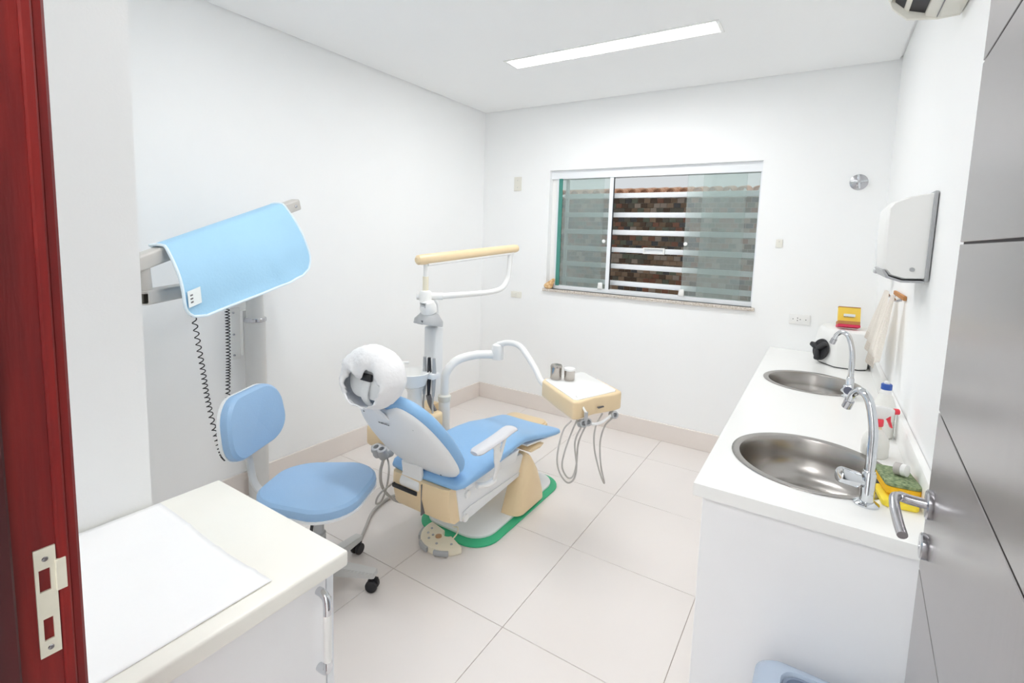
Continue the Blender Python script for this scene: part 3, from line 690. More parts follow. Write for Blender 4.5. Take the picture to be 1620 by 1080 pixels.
# head-rest pad, post and plate
HC = Vector((CX-0.005, 0.940, 0.925)); hdirr = Vector((0, 0.10, 0.995)).normalized(); hn = Vector((0, 0.995, -0.10)).normalized(); HMx = basis(HC, (1, 0, 0), hdirr, hn)
b = cushion(rrect(0.235, 0.150, 0.07, 7), [(0.85, -0.020), (0.98, -0.014), (1.0, 0.010), (0.95, 0.040), (0.6, 0.052), (0.02, 0.054)], HMx); hr = obj('headrest', b, 'blue_vinyl', ch)
pth = spline([on_back(-0.005, 0.155, -0.012), on_back(-0.005, 0.215, -0.024), HMx @ Vector((0, -0.075, -0.034)), HMx @ Vector((0, -0.01, -0.034)), HMx @ Vector((0, 0.02, -0.020))], 6)
rings = []
for k, p in enumerate(pth):
    T = (pth[min(k+1, len(pth)-1)]-pth[max(k-1, 0)]).normalized(); nrm = Vector((1, 0, 0)).cross(T)
    rings.append([p+Vector((x, 0, 0))+nrm*y for x, y in rrect(0.040, 0.010, 0.004, 3)])
obj('headrest_post', loft(rings), 'lightgrey_plastic', ch)
obj('headrest_plate', prism(rrect(0.215, 0.150, 0.06, 6), -0.030, -0.0205, HMx, 0.004), 'lightgrey_plastic', hr)
obj('headrest_clamp', box(-0.032, 0.032, -0.002, 0.028, -0.046, -0.031, 0.005, mx=HMx), 'dark_plastic', hr)
# armrest on the near side
AX = 1.470
pad = obj('armrest', tube(spline([(AX-0.012, 1.275, 0.556), (AX-0.004, 1.36, 0.566), (AX, 1.46, 0.576), (AX, 1.53, 0.584), (AX-0.002, 1.575, 0.578), (AX-0.006, 1.612, 0.556)], 6), [0.022, 0.034]+[0.037]*19+[0.036, 0.033, 0.030, 0.026, 0.022, 0.019, 0.016, 0.014, 0.012, 0.010], 16, flat=0.40), 'armrest_grey', ch)
b = tube(spline([(AX-0.002, 1.44, 0.562), (AX-0.002, 1.442, 0.50), (AX-0.006, 1.452, 0.42), (AX-0.02, 1.452, 0.352)], 6), [0.030]*4+[0.024]*6+[0.020]*9, 12, flat=0.4); obj('armrest_support', b, 'white_plastic', pad)
obj('armrest_fork', tube(spline([(AX-0.002, 1.515, 0.566), (AX-0.003, 1.49, 0.51), (AX-0.005, 1.465, 0.455)], 5), 0.012, 10, flat=0.6), 'white_plastic', pad)
obj('armrest_mount', tube(spline([(AX-0.02, 1.452, 0.358), (AX-0.028, 1.41, 0.350), (AX-0.055, 1.36, 0.356)], 5), 0.018, 10, flat=0.7), 'white_plastic', pad)

# disposable cap over the head-rest
t = N(); rings = []; nseg = 56
prof = [(0.02, 0.098), (0.06, 0.095), (0.10, 0.082), (0.130, 0.058), (0.146, 0.024), (0.147, -0.006), (0.136, -0.036), (0.124, -0.052), (0.112, -0.056), (0.102, -0.052), (0.098, -0.046)]
for q_, (r, h_) in enumerate(prof):
    ring = []
    for k in range(nseg):
        a = 2*PI*k/nseg; wr = 1+(0.020*math.sin(5*a+0.7)+0.026*math.sin(11*a+0.5*q_)+0.026*math.sin(23*a+0.3*q_)+0.018*math.sin(31*a))*(q_/len(prof))**1.1
        x = r*wr*math.cos(a)*1.03; y = r*wr*math.sin(a)*0.86
        if q_ >= 7:
            y -= 0.009*(q_-6)
            y -= 0.013*math.exp(-((a-PI*0.58)/0.40)**2)*(q_-6)
            x *= 1.0-0.06*(q_-6)*max(0, math.sin(a))*0.8
        ring.append(HMx @ Vector((x, y+0.012, h_-0.012+0.006*math.sin(7*a+q_*0.8)*(q_/len(prof)))))
    rings.append(ring)
t = loft(rings, cap=False); t.faces.new([v for v in list(t.verts)[:nseg]][::-1])
cp = obj('headrest_cover', t, 'nonwoven_white', loc=HC, smooth=60); tag(cp, 'gathered white disposable cap stretched over the chair headrest', 'headrest cover')
md = cp.modifiers.new('thickness', 'SOLIDIFY'); md.thickness = 0.0018; md.offset = 1
# foot control
fc = thing('foot_control', 'cream multi-button foot control lying beside the green mat', 'foot pedal', (1.20, 1.30, 0))
def arc(r0_, r1_, a0, a1, c, n=16):
    return [(c[0]+r1_*math.cos(a0+(a1-a0)*k/n), c[1]+r1_*math.sin(a0+(a1-a0)*k/n)) for k in range(n+1)] + [(c[0]+r0_*math.cos(a1+(a0-a1)*k/n), c[1]+r0_*math.sin(a1+(a0-a1)*k/n)) for k in range(n+1)]
FC = (1.222, 1.395)
out = arc(0.028, 0.138, math.radians(168), math.radians(338), FC)
b = prism(out, 0.0, 0.034, bev=0.006); body = obj('body', b, 'cream_plastic', fc, smooth=40)
for a in (205, 250, 295):
    a0, a1 = math.radians(a-15), math.radians(a+15)
    obj('rocker_pedal', prism(arc(0.122, 0.150, a0, a1, FC, 6), 0.006, 0.030, bev=0.004), 'midgrey_plastic', fc)
for a, r in ((192, 0.096), (215, 0.102), (228, 0.078), (240, 0.102), (275, 0.100), (318, 0.096)):
    aa = math.radians(a); obj('button', lathe([(0.0065, 0), (0.006, 0.003), (0.0005, 0.0035)], (FC[0]+r*math.cos(aa), FC[1]+r*math.sin(aa), 0.034), 12), 'midgrey_plastic', fc)
aa = math.radians(248); kb = obj('round_cap', lathe([(0.016, 0), (0.0155, 0.005), (0.012, 0.007), (0.0005, 0.008)], (FC[0]+0.056*math.cos(aa), FC[1]+0.056*math.sin(aa), 0.034), 20), 'brown_cap', fc); kb['label'] = 'round tan knob'
obj('cord', tube(spline([(1.268, 1.372, 0.030), (1.275, 1.395, 0.050), (1.255, 1.425, 0.058), (1.225, 1.435, 0.045), (1.205, 1.45, 0.033)], 6), 0.0035, 8), 'cream_plastic', fc)

# ============================================================ CUSPIDOR UNIT
un = thing('cuspidor_unit', 'dental unit column with white spittoon bowl behind the chair', 'dental unit', (0.72, 1.70, 0))
obj('column', box(0.655, 0.745, 1.80, 1.885, 0.0, 0.96, 0.014, 3), 'lightgrey_plastic', un)
obj('column_base', box(0.60, 0.765, 1.76, 1.95, 0.0, 0.05, 0.012, 2), 'beige_plastic', un)
cbx = obj('lower_cabinet', box(0.70, 0.90, 1.315, 1.72, 0.385, 0.500, 0.022, 3), 'beige_plastic', un)
obj('cabinet_link', box(0.68, 0.78, 1.70, 1.82, 0.40, 0.50, 0.01, 2), 'beige_plastic', un)
obj('instrument_bar', box(0.80, 0.925, 1.262, 1.314, 0.385, 0.430, 0.012, 2), 'midgrey_plastic', un)
for k, x in enumerate((0.905, 0.865)):
    obj('holster', lathe([(0.022, 0), (0.026, 0.012), (0.024, 0.052), (0.014, 0.056), (0.013, 0.01)], (x, 1.262, 0.392), 18, zto((0, -0.35, 1))), 'midgrey_plastic', un)
obj('bowl_stand', lathe([(0.055, 0.50), (0.045, 0.53), (0.040, 0.62), (0.055, 0.655)], (0.78, 1.60, 0), 24), 'white_plastic', un)
bw = obj('spittoon_bowl', lathe([(0.03, 0.648), (0.075, 0.668), (0.088, 0.705), (0.098, 0.742), (0.094, 0.744), (0.084, 0.708), (0.070, 0.676), (0.02, 0.664)], (0.78, 1.58, 0), 36), 'white_gloss', un)
obj('bowl_spout', tube(spline([(0.70, 1.53, 0.735), (0.70, 1.53, 0.772), (0.725, 1.545, 0.792), (0.765, 1.57, 0.795)], 6), 0.008, 10), 'white_plastic', bw)
obj('cup_filler', tube([(0.752, 1.482, 0.750), (0.752, 1.54, 0.800)], [0.010, 0.008], 10), 'white_plastic', bw)
obj('filler_tip', tube([(0.752, 1.475, 0.744), (0.752, 1.483, 0.751)], 0.0105, 10), 'dark_plastic', bw)
# handpiece rest with suction tips
obj('rest_arm', tube(spline([(0.72, 1.80, 0.70), (0.76, 1.74, 0.715), (0.80, 1.68, 0.72), (0.83, 1.655, 0.72)], 5), 0.014, 12), 'lightgrey_plastic', un)
obj('rest_block', box(0.792, 0.892, 1.628, 1.690, 0.700, 0.735, 0.008, 2), 'lightgrey_plastic', un)
for k, (x, m_) in enumerate(((0.806, 'midgrey_plastic'), (0.840, 'dark_plastic'), (0.876, 'midgrey_plastic'))):
    o = obj('suction_handpiece', tube([(x, 1.650, 0.60), (x, 1.652, 0.66), (x, 1.655, 0.74), (x, 1.652, 0.82)], [0.008, 0.012, 0.013, 0.009], 12), m_, un)
    obj('suction_hose', tube(spline([(x, 1.650, 0.60), (x+0.004, 1.665, 0.545), (x+0.010, 1.695, 0.49), (x+0.0, 1.725, 0.44), (x-0.04, 1.75, 0.40), (x-0.10, 1.80, 0.38)] if k == 1 else [(x, 1.650, 0.60), (x-0.004, 1.650, 0.52), (x+0.006, 1.665, 0.40), (x+0.0, 1.715, 0.32), (x-0.05, 1.76, 0.34), (x-0.10, 1.80, 0.40)], 7), 0.015 if k == 1 else 0.0055, 8), 'hose_dark' if k == 1 else 'hose_grey', o)
for nm, pts_, r in (('holster_hose', [(0.905, 1.262, 0.395), (0.908, 1.235, 0.33), (0.915, 1.240, 0.25), (0.930, 1.290, 0.17), (0.945, 1.36, 0.12), (0.955, 1.44, 0.10), (0.95, 1.56, 0.12), (0.90, 1.66, 0.30), (0.86, 1.68, 0.40)], 0.0075),
                    ('holster_hose', [(0.875, 1.30, 0.392), (0.925, 1.275, 0.34), (0.945, 1.242, 0.26), (0.95, 1.205, 0.205), (0.95, 1.170, 0.205), (0.95, 1.195, 0.245), (0.95, 1.31, 0.268), (0.94, 1.40, 0.275), (0.92, 1.50, 0.33), (0.88, 1.55, 0.40)], 0.005)):
    obj(nm, tube(spline(pts_, 8), r, 8), 'hose_grey', un)
# floor cable
o = obj('floor_cable', tube(spline([(0.93, 1.75, 0.010), (0.82, 1.66, 0.010), (0.745, 1.58, 0.0095), (0.703, 1.48, 0.0095), (0.735, 1.34, 0.0095), (0.823, 1.212, 0.0095), (0.868, 1.145, 0.0095), (0.885, 1.075, 0.0095), (0.86, 1.03, 0.0095), (0.80, 1.02, 0.0095)], 8), 0.0085, 8), 'hose_grey', loc=(0.8, 1.3, 0)); tag(o, 'grey cable curving over the floor from under the chair to the stool', 'cable')
# floor junction box by the back wall
jb = thing('junction_box', 'flat beige floor box near the back wall beyond the leg rest', 'floor box', (0.80, 2.80, 0))
obj('box_body', prism([(x+0.80, y+2.80) for x, y in rrect(0.36, 0.20, 0.07, 6)], 0.0, 0.085, bev=0.012), 'beige_plastic', jb)
obj('box_lid', prism([(x+0.80, y+2.80) for x, y in rrect(0.33, 0.17, 0.06, 6)], 0.086, 0.098, bev=0.004), 'beige_plastic', jb)

# ============================================================ OPERATING LIGHT (folded on its arm)
ol = thing('operating_light', 'dental operating light folded on a beige topped arm above the spittoon', 'dental lamp', (0.70, 1.842, 0.9605))
PX, PY = 0.712, 1.752
obj('post', tube([(0.70, 1.842, 0.9605), (0.70, 1.842, 1.10), (0.705, 1.80, 1.13)], 0.030, 18), 'lightgrey_plastic', ol)
obj('knuckle', lathe([(0.02, -0.03), (0.036, -0.026), (0.038, 0.02), (0.030, 0.034), (0.012, 0.038)], (PX, PY, 1.150), 22), 'white_plastic', ol)
obj('knuckle_barrel', tube([(PX-0.05, PY-0.02, 1.150), (PX+0.07, PY+0.075, 1.152)], 0.022, 16), 'white_plastic', ol)
obj('riser', tube([(PX, PY, 1.17), (PX, PY, 1.27)], 0.017, 16), 'cream_plastic', ol); obj('riser_top', tube([(PX, PY, 1.268), (PX, PY, 1.345)], 0.014, 16), 'white_plastic', ol)
A0, A1 = Vector((PX-0.005, PY-0.06, 1.368)), Vector((0.83, 2.555, 1.441))
d_ = (A1-A0).normalized(); s_ = Vector((d_.y, -d_.x, 0)).normalized(); v_ = s_.cross(d_)
def arm_ring(p, w, h, dz=0): return [p+s_*x+v_*(y+dz) for x, y in rrect(w, h, min(w, h)*0.45, 5)]
ba = obj('beige_arm', loft([arm_ring(A0-d_*0.012, 0.030, 0.030), arm_ring(A0, 0.052, 0.056), arm_ring(A0+d_*0.03, 0.060, 0.062), arm_ring(A1-d_*0.03, 0.060, 0.058), arm_ring(A1, 0.050, 0.050), arm_ring(A1+d_*0.010, 0.026, 0.026)]), 'beige_plastic', ol)
obj('arm_underside', loft([arm_ring(A0+d_*0.06, 0.044, 0.020, -0.032), arm_ring(A1-d_*0.05, 0.044, 0.020, -0.030)]), 'white_plastic', ol)
E1_ = A1-d_*0.07
obj('loop_arm', tube(spline([E1_+Vector((0, 0, -0.030)), E1_+Vector((0, 0, -0.10)), E1_+Vector((-0.004, -0.01, -0.20)), E1_+Vector((-0.012, -0.06, -0.268)), E1_+Vector((-0.03, -0.16, -0.292)), E1_+Vector((-0.05, -0.36, -0.294)), (PX+0.09, PY+0.20, 1.152), (PX+0.06, PY+0.06, 1.152)], 8), 0.0185, 14), 'white_plastic', ol)
hdl = obj('lamp_head', lathe([(0.012, 0.075), (0.040, 0.070), (0.050, 0.040), (0.046, 0.005), (0.036, -0.004)], (PX+0.035, PY-0.005, 1.055), 28, Matrix.Rotation(math.radians(14), 4, 'X')), 'white_plastic', ol)
b = N()
for k in range(5): box(PX+0.018+0.0, PX+0.056, PY-0.058-0.002*k, PY-0.052, 1.085+0.008*k, 1.089+0.008*k, bm=b)
obj('vent_slots', b, 'midgrey_plastic', hdl)
rf = obj('reflector', lathe([(0.030, 0.050), (0.052, 0.040), (0.085, 0.0), (0.088, -0.028), (0.082, -0.030), (0.078, -0.004), (0.03, 0.03)], (PX+0.025, PY+0.005, 1.012), 32, Matrix.Rotation(math.radians(-12), 4, 'X')), 'midgrey_plastic', hdl)
obj('lens', box(PX+0.010, PX+0.055, PY-0.080, PY-0.074, 0.998, 1.022, 0.002, 1), 'lens_dark', hdl)

# ============================================================ INSTRUMENT TRAY ARM
tr = thing('instrument_table', 'beige edged instrument tray with hanging hoses on a white swing arm', 'instrument tray', (0.82, 1.83, 0))
obj('swing_post', tube([(0.835, 1.795, 0.0), (0.835, 1.795, 0.545)], 0.034, 20), 'white_plastic', tr)
obj('post_foot', lathe([(0.06, 0.0), (0.06, 0.02), (0.04, 0.03)], (0.835, 1.795, 0), 24), 'beige_plastic', tr)
obj('post_collar', lathe([(0.036, 0.525), (0.039, 0.530), (0.039, 0.558), (0.030, 0.566)], (0.835, 1.795, 0), 22), 'offwhite_plastic', tr)
obj('lower_arm', tube(spline([(0.835, 1.795, 0.55), (0.836, 1.797, 0.63), (0.840, 1.805, 0.70), (0.87, 1.86, 0.765), (0.93, 1.96, 0.79), (1.01, 2.05, 0.79)], 7), 0.026, 16), 'white_plastic', tr)
obj('elbow', lathe([(0.020, -0.055), (0.036, -0.05), (0.040, 0.0), (0.034, 0.04), (0.018, 0.05)], (1.03, 2.065, 0.81), 22), 'white_plastic', tr)
obj('upper_arm', tube(spline([(1.03, 2.065, 0.852), (1.10, 2.075, 0.872), (1.19, 2.06, 0.868), (1.27, 2.03, 0.82), (1.345, 1.995, 0.765), (1.40, 1.965, 0.715), (1.475, 1.92, 0.700)], 8), 0.018, 14), 'white_plastic', tr)
# tray plan (a towards FR along front edge, b towards the rear)
FL, FR, RL = Vector((1.772, 1.625, 0)), Vector((1.892, 1.925, 0)), Vector((1.455, 1.862, 0))
ea = (FR-FL).normalized(); eb = (RL-FL).normalized(); la2 = (FR-FL).length; lb2 = (RL-FL).length
TMx = basis((FL.x, FL.y, 0), ea, eb, (0, 0, 1))
plan = [(0.0, 0.012), (0.03, 0.0), (0.14, 0.012), (la2-0.05, -0.006), (la2, 0.0), (la2+0.012, 0.02), (la2+0.004, lb2*0.6), (la2-0.03, lb2), (0.04, lb2+0.01), (0.0, lb2-0.02), (-0.004, lb2*0.5)]
zt_ = 0.756
bsk = obj('tray_body', prism(plan, 0.668, zt_, TMx, 0.010, 3), 'beige_plastic', tr)
inner = [(0.018+a*(la2-0.03)/la2*1.0, 0.022+b_*(lb2-0.035)/lb2) for a, b_ in [(0.0, 0.02), (0.02, 0.0), (la2-0.02, 0.0), (la2, 0.02), (la2, lb2-0.02), (la2-0.02, lb2), (0.02, lb2), (0.0, lb2-0.02)]]
obj('tray_liner', prism(inner, zt_-0.004, zt_+0.004, TMx, 0.002), 'white_gloss', tr)
b = N()
for k in range(5): box(0.160+0.008*k, 0.165+0.008*k, -0.0055, 0.02, 0.702, 0.707, bm=b, mx=TMx)
obj('maker_mark', b, 'mark_grey', bsk)
def tp_(a, b_, z): return TMx @ Vector((a, b_, z))
# holders under the front edge
for a in (0.055, 0.085, 0.270):
    h = obj('handpiece_holder', lathe([(0.012, -0.020), (0.019, -0.018), (0.019, 0.018), (0.012, 0.020), (0.009, 0.004)], tp_(a, -0.002, 0.648), 16, zto(tp_(0, -1, 0.35)-tp_(0, 0, 0))), 'midgrey_plastic', tr)
obj('holder_bar', tube(spline([tp_(0.09, 0.0, 0.645), tp_(0.13, -0.01, 0.632), tp_(0.18, -0.012, 0.632), tp_(0.22, -0.006, 0.640), tp_(0.262, 0.0, 0.65)], 5), 0.007, 10), 'lightgrey_plastic', tr)
sy = obj('syringe', tube([tp_(0.045, 0.05, zt_+0.012), tp_(0.070, -0.015, 0.700)], [0.0045, 0.006], 10), 'white_plastic', tr)
obj('syringe_body', tube([tp_(0.070, -0.014, 0.705), tp_(0.068, -0.018, 0.650)], [0.010, 0.008], 10), 'midgrey_plastic', sy)
def hz(pts_): return [Vector(p)+Vector((0.0, 0.0, 0)) for p in pts_]
HS = [([tp_(0.0, 0.02, 0.665), (1.732, 1.600, 0.62), (1.728, 1.560, 0.515), (1.736, 1.570, 0.435), (1.758, 1.614, 0.368), (1.776, 1.653, 0.376), (1.781, 1.663, 0.442), (1.773, 1.650, 0.558), tp_(0.050, -0.008, 0.640)], 0.0042),
      ([tp_(0.030, 0.01, 0.665), (1.756, 1.650, 0.61), (1.745, 1.600, 0.52), (1.741, 1.590, 0.451), (1.756, 1.618, 0.392), (1.771, 1.648, 0.388), (1.779, 1.665, 0.443), (1.782, 1.672, 0.552), tp_(0.078, -0.008, 0.638)], 0.0042),
      ([tp_(0.200, 0.01, 0.665), (1.823, 1.770, 0.60), (1.824, 1.770, 0.498), (1.842, 1.805, 0.373), (1.855, 1.832, 0.308), (1.858, 1.838, 0.308), (1.846, 1.810, 0.405), (1.840, 1.802, 0.523), (1.850, 1.83, 0.60), tp_(0.268, -0.008, 0.640)], 0.0042)]
for p, r in HS: obj('handpiece_hose', tube(spline(p, 8), r, 8), 'hose_grey', tr)
# steel pots on the tray
for k, (x, y, r, h_, lab) in enumerate(((1.522, 1.912, 0.031, 0.082, 'taller steel pot with domed lid at the corner of the instrument tray'), (1.590, 1.938, 0.029, 0.066, 'shorter flat-topped steel pot on the instrument tray'))):
    z = zt_+0.0045
    pt = thing('steel_pot', lab, 'pot', (x, y, z), 'steel pots on the tray')
    obj('pot_body', lathe([(r*0.94, z), (r, z+0.003), (r, z+h_*0.80), (r*1.03, z+h_*0.82), (r*0.9, z+h_*0.82)], (x, y, 0), 28), 'pot_steel', pt)
    if k == 0: obj('pot_lid', lathe([(r*1.04, z+h_*0.80), (r*1.04, z+h_*0.88), (r*0.9, z+h_*0.96), (r*0.4, z+h_), (0.004, z+h_)], (x, y, 0), 28), 'pot_steel', pt)
    else: obj('pot_lid', lathe([(r*1.04, z+h_*0.82), (r*1.04, z+h_*0.98), (r*0.96, z+h_), (0.004, z+h_)], (x, y, 0), 28), 'white_plastic', pt)

# ============================================================ SINK COUNTER
KX, KY = 2.4452, 1.0042
S1, S2, R1, R2 = (2.722, 1.362), (2.708, 2.432), 0.212, 0.205
def slab_with_holes(x0, x1, y0, y1, z0, z1, holes, n=64):
    t = N(); ys = [y0]
    for (c, r) in holes: ys += [c[1]-r-0.03, c[1]+r+0.03]
    ys.append(y1)
    def quad(a, b_, c_, d_): t.faces.new([t.verts.new(v) for v in (a, b_, c_, d_)])
    for i in range(len(ys)-1):
        a, b_ = ys[i], ys[i+1]
        if i % 2 == 0:
            for z in (z0, z1): quad((x0, a, z), (x1, a, z), (x1, b_, z), (x0, b_, z))
        else:
            (c, r) = holes[i//2]
            # angles incl. the rectangle corners
            ang = sorted([2*PI*k/n for k in range(n)] + [math.atan2(y-c[1], x-c[0]) % (2*PI) for x in (x0, x1) for y in (a, b_)])
            def outp(th):
                dx, dy = math.cos(th), math.sin(th); k = 1e9
                if dx > 1e-9: k = min(k, (x1-c[0])/dx)
                if dx < -1e-9: k = min(k, (x0-c[0])/dx)
                if dy > 1e-9: k = min(k, (b_-c[1])/dy)
                if dy < -1e-9: k = min(k, (a-c[1])/dy)
                return (c[0]+dx*k, c[1]+dy*k)
            for q_ in range(len(ang)):
                a0, a1 = ang[q_], ang[(q_+1) % len(ang)]
                i0 = (c[0]+r*math.cos(a0), c[1]+r*math.sin(a0)); i1 = (c[0]+r*math.cos(a1), c[1]+r*math.sin(a1)); o0, o1 = outp(a0), outp(a1)
                for z in (z0, z1): quad((*i0, z), (*o0, z), (*o1, z), (*i1, z))
                quad((*i0, z0), (*i1, z0), (*i1, z1), (*i0, z1))
        for x in (x0, x1): quad((x, a, z0), (x, b_, z0), (x, b_, z1), (x, a, z1))
    for y in (y0, y1): quad((x0, y, z0), (x1, y, z0), (x1, y, z1), (x0, y, z1))
    bmesh.ops.remove_doubles(t, verts=t.verts, dist=1e-5); bmesh.ops.recalc_face_normals(t, faces=t.faces)
    return t
ct = thing('sink_worktop', 'long white worktop with two round sink cut-outs', 'worktop', (2.72, 1.9, CT-0.036))
obj('slab', slab_with_holes(KX, W-0.002, KY, D-0.002, CT-0.036, CT, [(S1, R1), (S2, R2)]), 'white_gloss', ct, smooth=0)
us = obj('backsplash', box(W-0.022, W-0.002, KY, D-0.003, CT+0.0005, CT+0.092, 0.003, 2), 'white_gloss', loc=(W-0.01, 2.1, CT)); tag(us, 'low white upstand strip running along the right wall', 'backsplash')
for c, r, lb_ in ((S1, R1, 'nearer round stainless steel sink beside the sponges'), (S2, R2, 'farther round stainless steel sink beside the steriliser')):
    sk = thing('steel_sink', lb_, 'sink', (c[0], c[1], CT-0.15), 'round sinks in the worktop')
    pr = [(r+0.016, CT+0.0008), (r+0.015, CT+0.0032), (r+0.004, CT+0.0036), (r-0.008, CT+0.0010), (r-0.014, CT-0.012), (r-0.020, CT-0.06), (r-0.036, CT-0.115), (r-0.075, CT-0.142), (0.045, CT-0.150), (0.040, CT-0.153)]
    bw = obj('sink_bowl', lathe(pr, (c[0], c[1], 0), 64, cap=False), 'stainless', sk, smooth=50)
    obj('drain', lathe([(0.045, CT-0.149), (0.042, CT-0.147), (0.034, CT-0.151), (0.010, CT-0.155), (0.0005, CT-0.155)], (c[0], c[1], 0), 28), 'satin_chrome', bw)
kb_ = thing('sink_cabinet', 'plain white cabinet carrying the sink worktop', 'cabinet', (2.72, 2.1, 0))
obj('end_panel', box(KX+0.024, W-0.004, KY+0.020, KY+0.040, 0.0, CT-0.036, 0.0015, 1), 'white_laminate', kb_)
obj('front_rail', box(KX+0.026, KX+0.044, KY+0.041, D-0.004, CT-0.075, CT-0.0365), 'white_laminate', kb_)
obj('plinth', box(KX+0.07, KX+0.085, KY+0.041, D-0.004, 0.0, 0.09), 'white_laminate', kb_)
obj('back_panel', box(W-0.012, W-0.004, KY+0.041, D-0.004, 0.05, CT-0.037), 'white_laminate', kb_)
nd = 5; dy = (D-0.004-(KY+0.041))/nd
for k in range(nd):
    d = obj('door', box(KX+0.025, KX+0.043, KY+0.042+dy*k+0.001, KY+0.042+dy*(k+1)-0.001, 0.095, CT-0.078, 0.0015, 1), 'white_laminate', kb_)
    hy2 = KY+0.042+dy*(k+0.85 if k % 2 == 0 else k+0.15)
    obj('handle', tube(spline([(KX+0.025, hy2, 0.70), (KX+0.002, hy2, 0.695), (KX-0.002, hy2, 0.66), (KX-0.002, hy2, 0.60), (KX+0.002, hy2, 0.565), (KX+0.025, hy2, 0.56)], 4), 0.006, 8), 'chrome', d)
obj('floor_panel', box(KX+0.045, W-0.013, KY+0.041, D-0.005, 0.09, 0.105), 'white_laminate', kb_)

# faucets
def faucet(bx, by, tx_, ty_, name, label, top, lever):
    f = thing(name, label, 'faucet', (bx, by, CT+0.0005), 'gooseneck faucets at the sinks')
    z = CT+0.0005; d = Vector((tx_-bx, ty_-by, 0)).normalized()
    obj('flange', lathe([(0.030, z), (0.030, z+0.004), (0.022, z+0.009), (0.016, z+0.010)], (bx, by, 0), 28), 'chrome', f)
    obj('body', lathe([(0.0165, z+0.006), (0.0165, z+0.085), (0.0145, z+0.088), (0.0145, z+0.092), (0.0125, z+0.094)], (bx, by, 0), 24), 'chrome', f)
    B = Vector((bx, by, 0))
    hgt = top-z
    pts_ = spline([B+Vector((0, 0, z+0.085)), B+Vector((0, 0, z+hgt*0.45)), B+d*0.004+Vector((0, 0, z+hgt*0.70)), B+d*0.026+Vector((0, 0, z+hgt*0.92)), B+d*0.058+Vector((0, 0, z+hgt*0.985)), B+d*0.085+Vector((0, 0, z+hgt*0.93)), B+d*0.098+Vector((0, 0, z+hgt*0.84))], 7)
    n_ = len(pts_); obj('spout', tube(pts_, [0.0125-0.003*k/n_ for k in range(n_)], 16), 'chrome', f)
    e0, e1 = pts_[-2], pts_[-1]; dd_ = (e1-e0).normalized()
    obj('aerator', tube([e1-dd_*0.004, e1+dd_*0.020, e1+dd_*0.022], [0.0125, 0.0125, 0.010], 16), 'satin_chrome', f)
    if lever == 'barrel':
        hd_ = Vector((-0.78, -0.30, 0.20)).normalized(); c0 = B+Vector((0, 0, z+0.058))
        obj('valve_stem', tube([c0, c0+hd_*0.040], 0.0105, 14), 'chrome', f)
        obj('barrel_handle', lathe([(0.019, 0.0), (0.021, 0.002), (0.0215, 0.046), (0.019, 0.050), (0.004, 0.051)], c0+hd_*0.026, 28, zto(hd_)), 'chrome', f)
    else:
        hd_ = Vector((-0.15, -0.98, 0.10)).normalized(); c0 = B+Vector((0, 0, z+0.036))
        obj('valve_stem', tube([c0, c0+hd_*0.030], 0.013, 14), 'chrome', f)
        lob = [((0.026+0.0035*math.cos(6*2*PI*k/48))*math.cos(2*PI*k/48), (0.026+0.0035*math.cos(6*2*PI*k/48))*math.sin(2*PI*k/48)) for k in range(48)]
        X = Matrix.Translation(c0+hd_*0.026) @ zto(hd_)
        kn = obj('star_knob', prism(lob, 0, 0.018, X, 0.003), 'chrome', f)
        obj('knob_disc', lathe([(0.0175, 0.0), (0.017, 0.0025), (0.0005, 0.003)], c0+hd_*0.0442, 24, zto(hd_)), 'knob_slate', kn)
faucet(2.858, 1.157, 2.775, 1.275, 'gooseneck_faucet', 'nearer chrome gooseneck faucet with barrel handle by the sponge', 1.135, 'barrel')
faucet(2.857, 2.256, 2.755, 2.340, 'gooseneck_faucet', 'farther chrome gooseneck faucet with dark star knob', 1.135, 'star')

# cleaning bottle with blue cap
zc = CT+0.0005
def blend(prof, c, m, name, parent, sx=1.0, sy=1.0, seg=32):
    b_ = lathe(prof, (0, 0, 0), seg); bmesh.ops.transform(b_, matrix=Matrix.Translation(c) @ Matrix.Diagonal((sx, sy, 1, 1)), verts=b_.verts); return obj(name, b_, m, parent)
bt = thing('cleaner_bottle', 'clear ribbed plastic bottle with a blue cap behind the spray bottle', 'bottle', (2.940, 1.772, zc))
blend([(0.030, 0), (0.035, 0.006), (0.035, 0.050), (0.033, 0.054), (0.035, 0.058), (0.033, 0.064), (0.035, 0.070), (0.0345, 0.110), (0.036, 0.114), (0.033, 0.122), (0.024, 0.148), (0.016, 0.162), (0.013, 0.168)], (2.940, 1.772, zc), 'milky_plastic', 'bottle_body', bt)
obj('bottle_collar', lathe([(0.0175, 0.160), (0.0175, 0.172), (0.015, 0.175)], (2.940, 1.772, zc), 24), 'white_plastic', bt)
bc = obj('bottle_cap', lathe([(0.0165, 0.1755), (0.017, 0.178), (0.017, 0.194), (0.0145, 0.196), (0.0005, 0.196)], (2.940, 1.772, zc), 24), 'blue_plastic', bt)
obj('cap_tip', lathe([(0.0085, 0.1965), (0.0085, 0.203), (0.006, 0.206), (0.0005, 0.206)], (2.940, 1.772, zc), 18), 'white_plastic', bt)
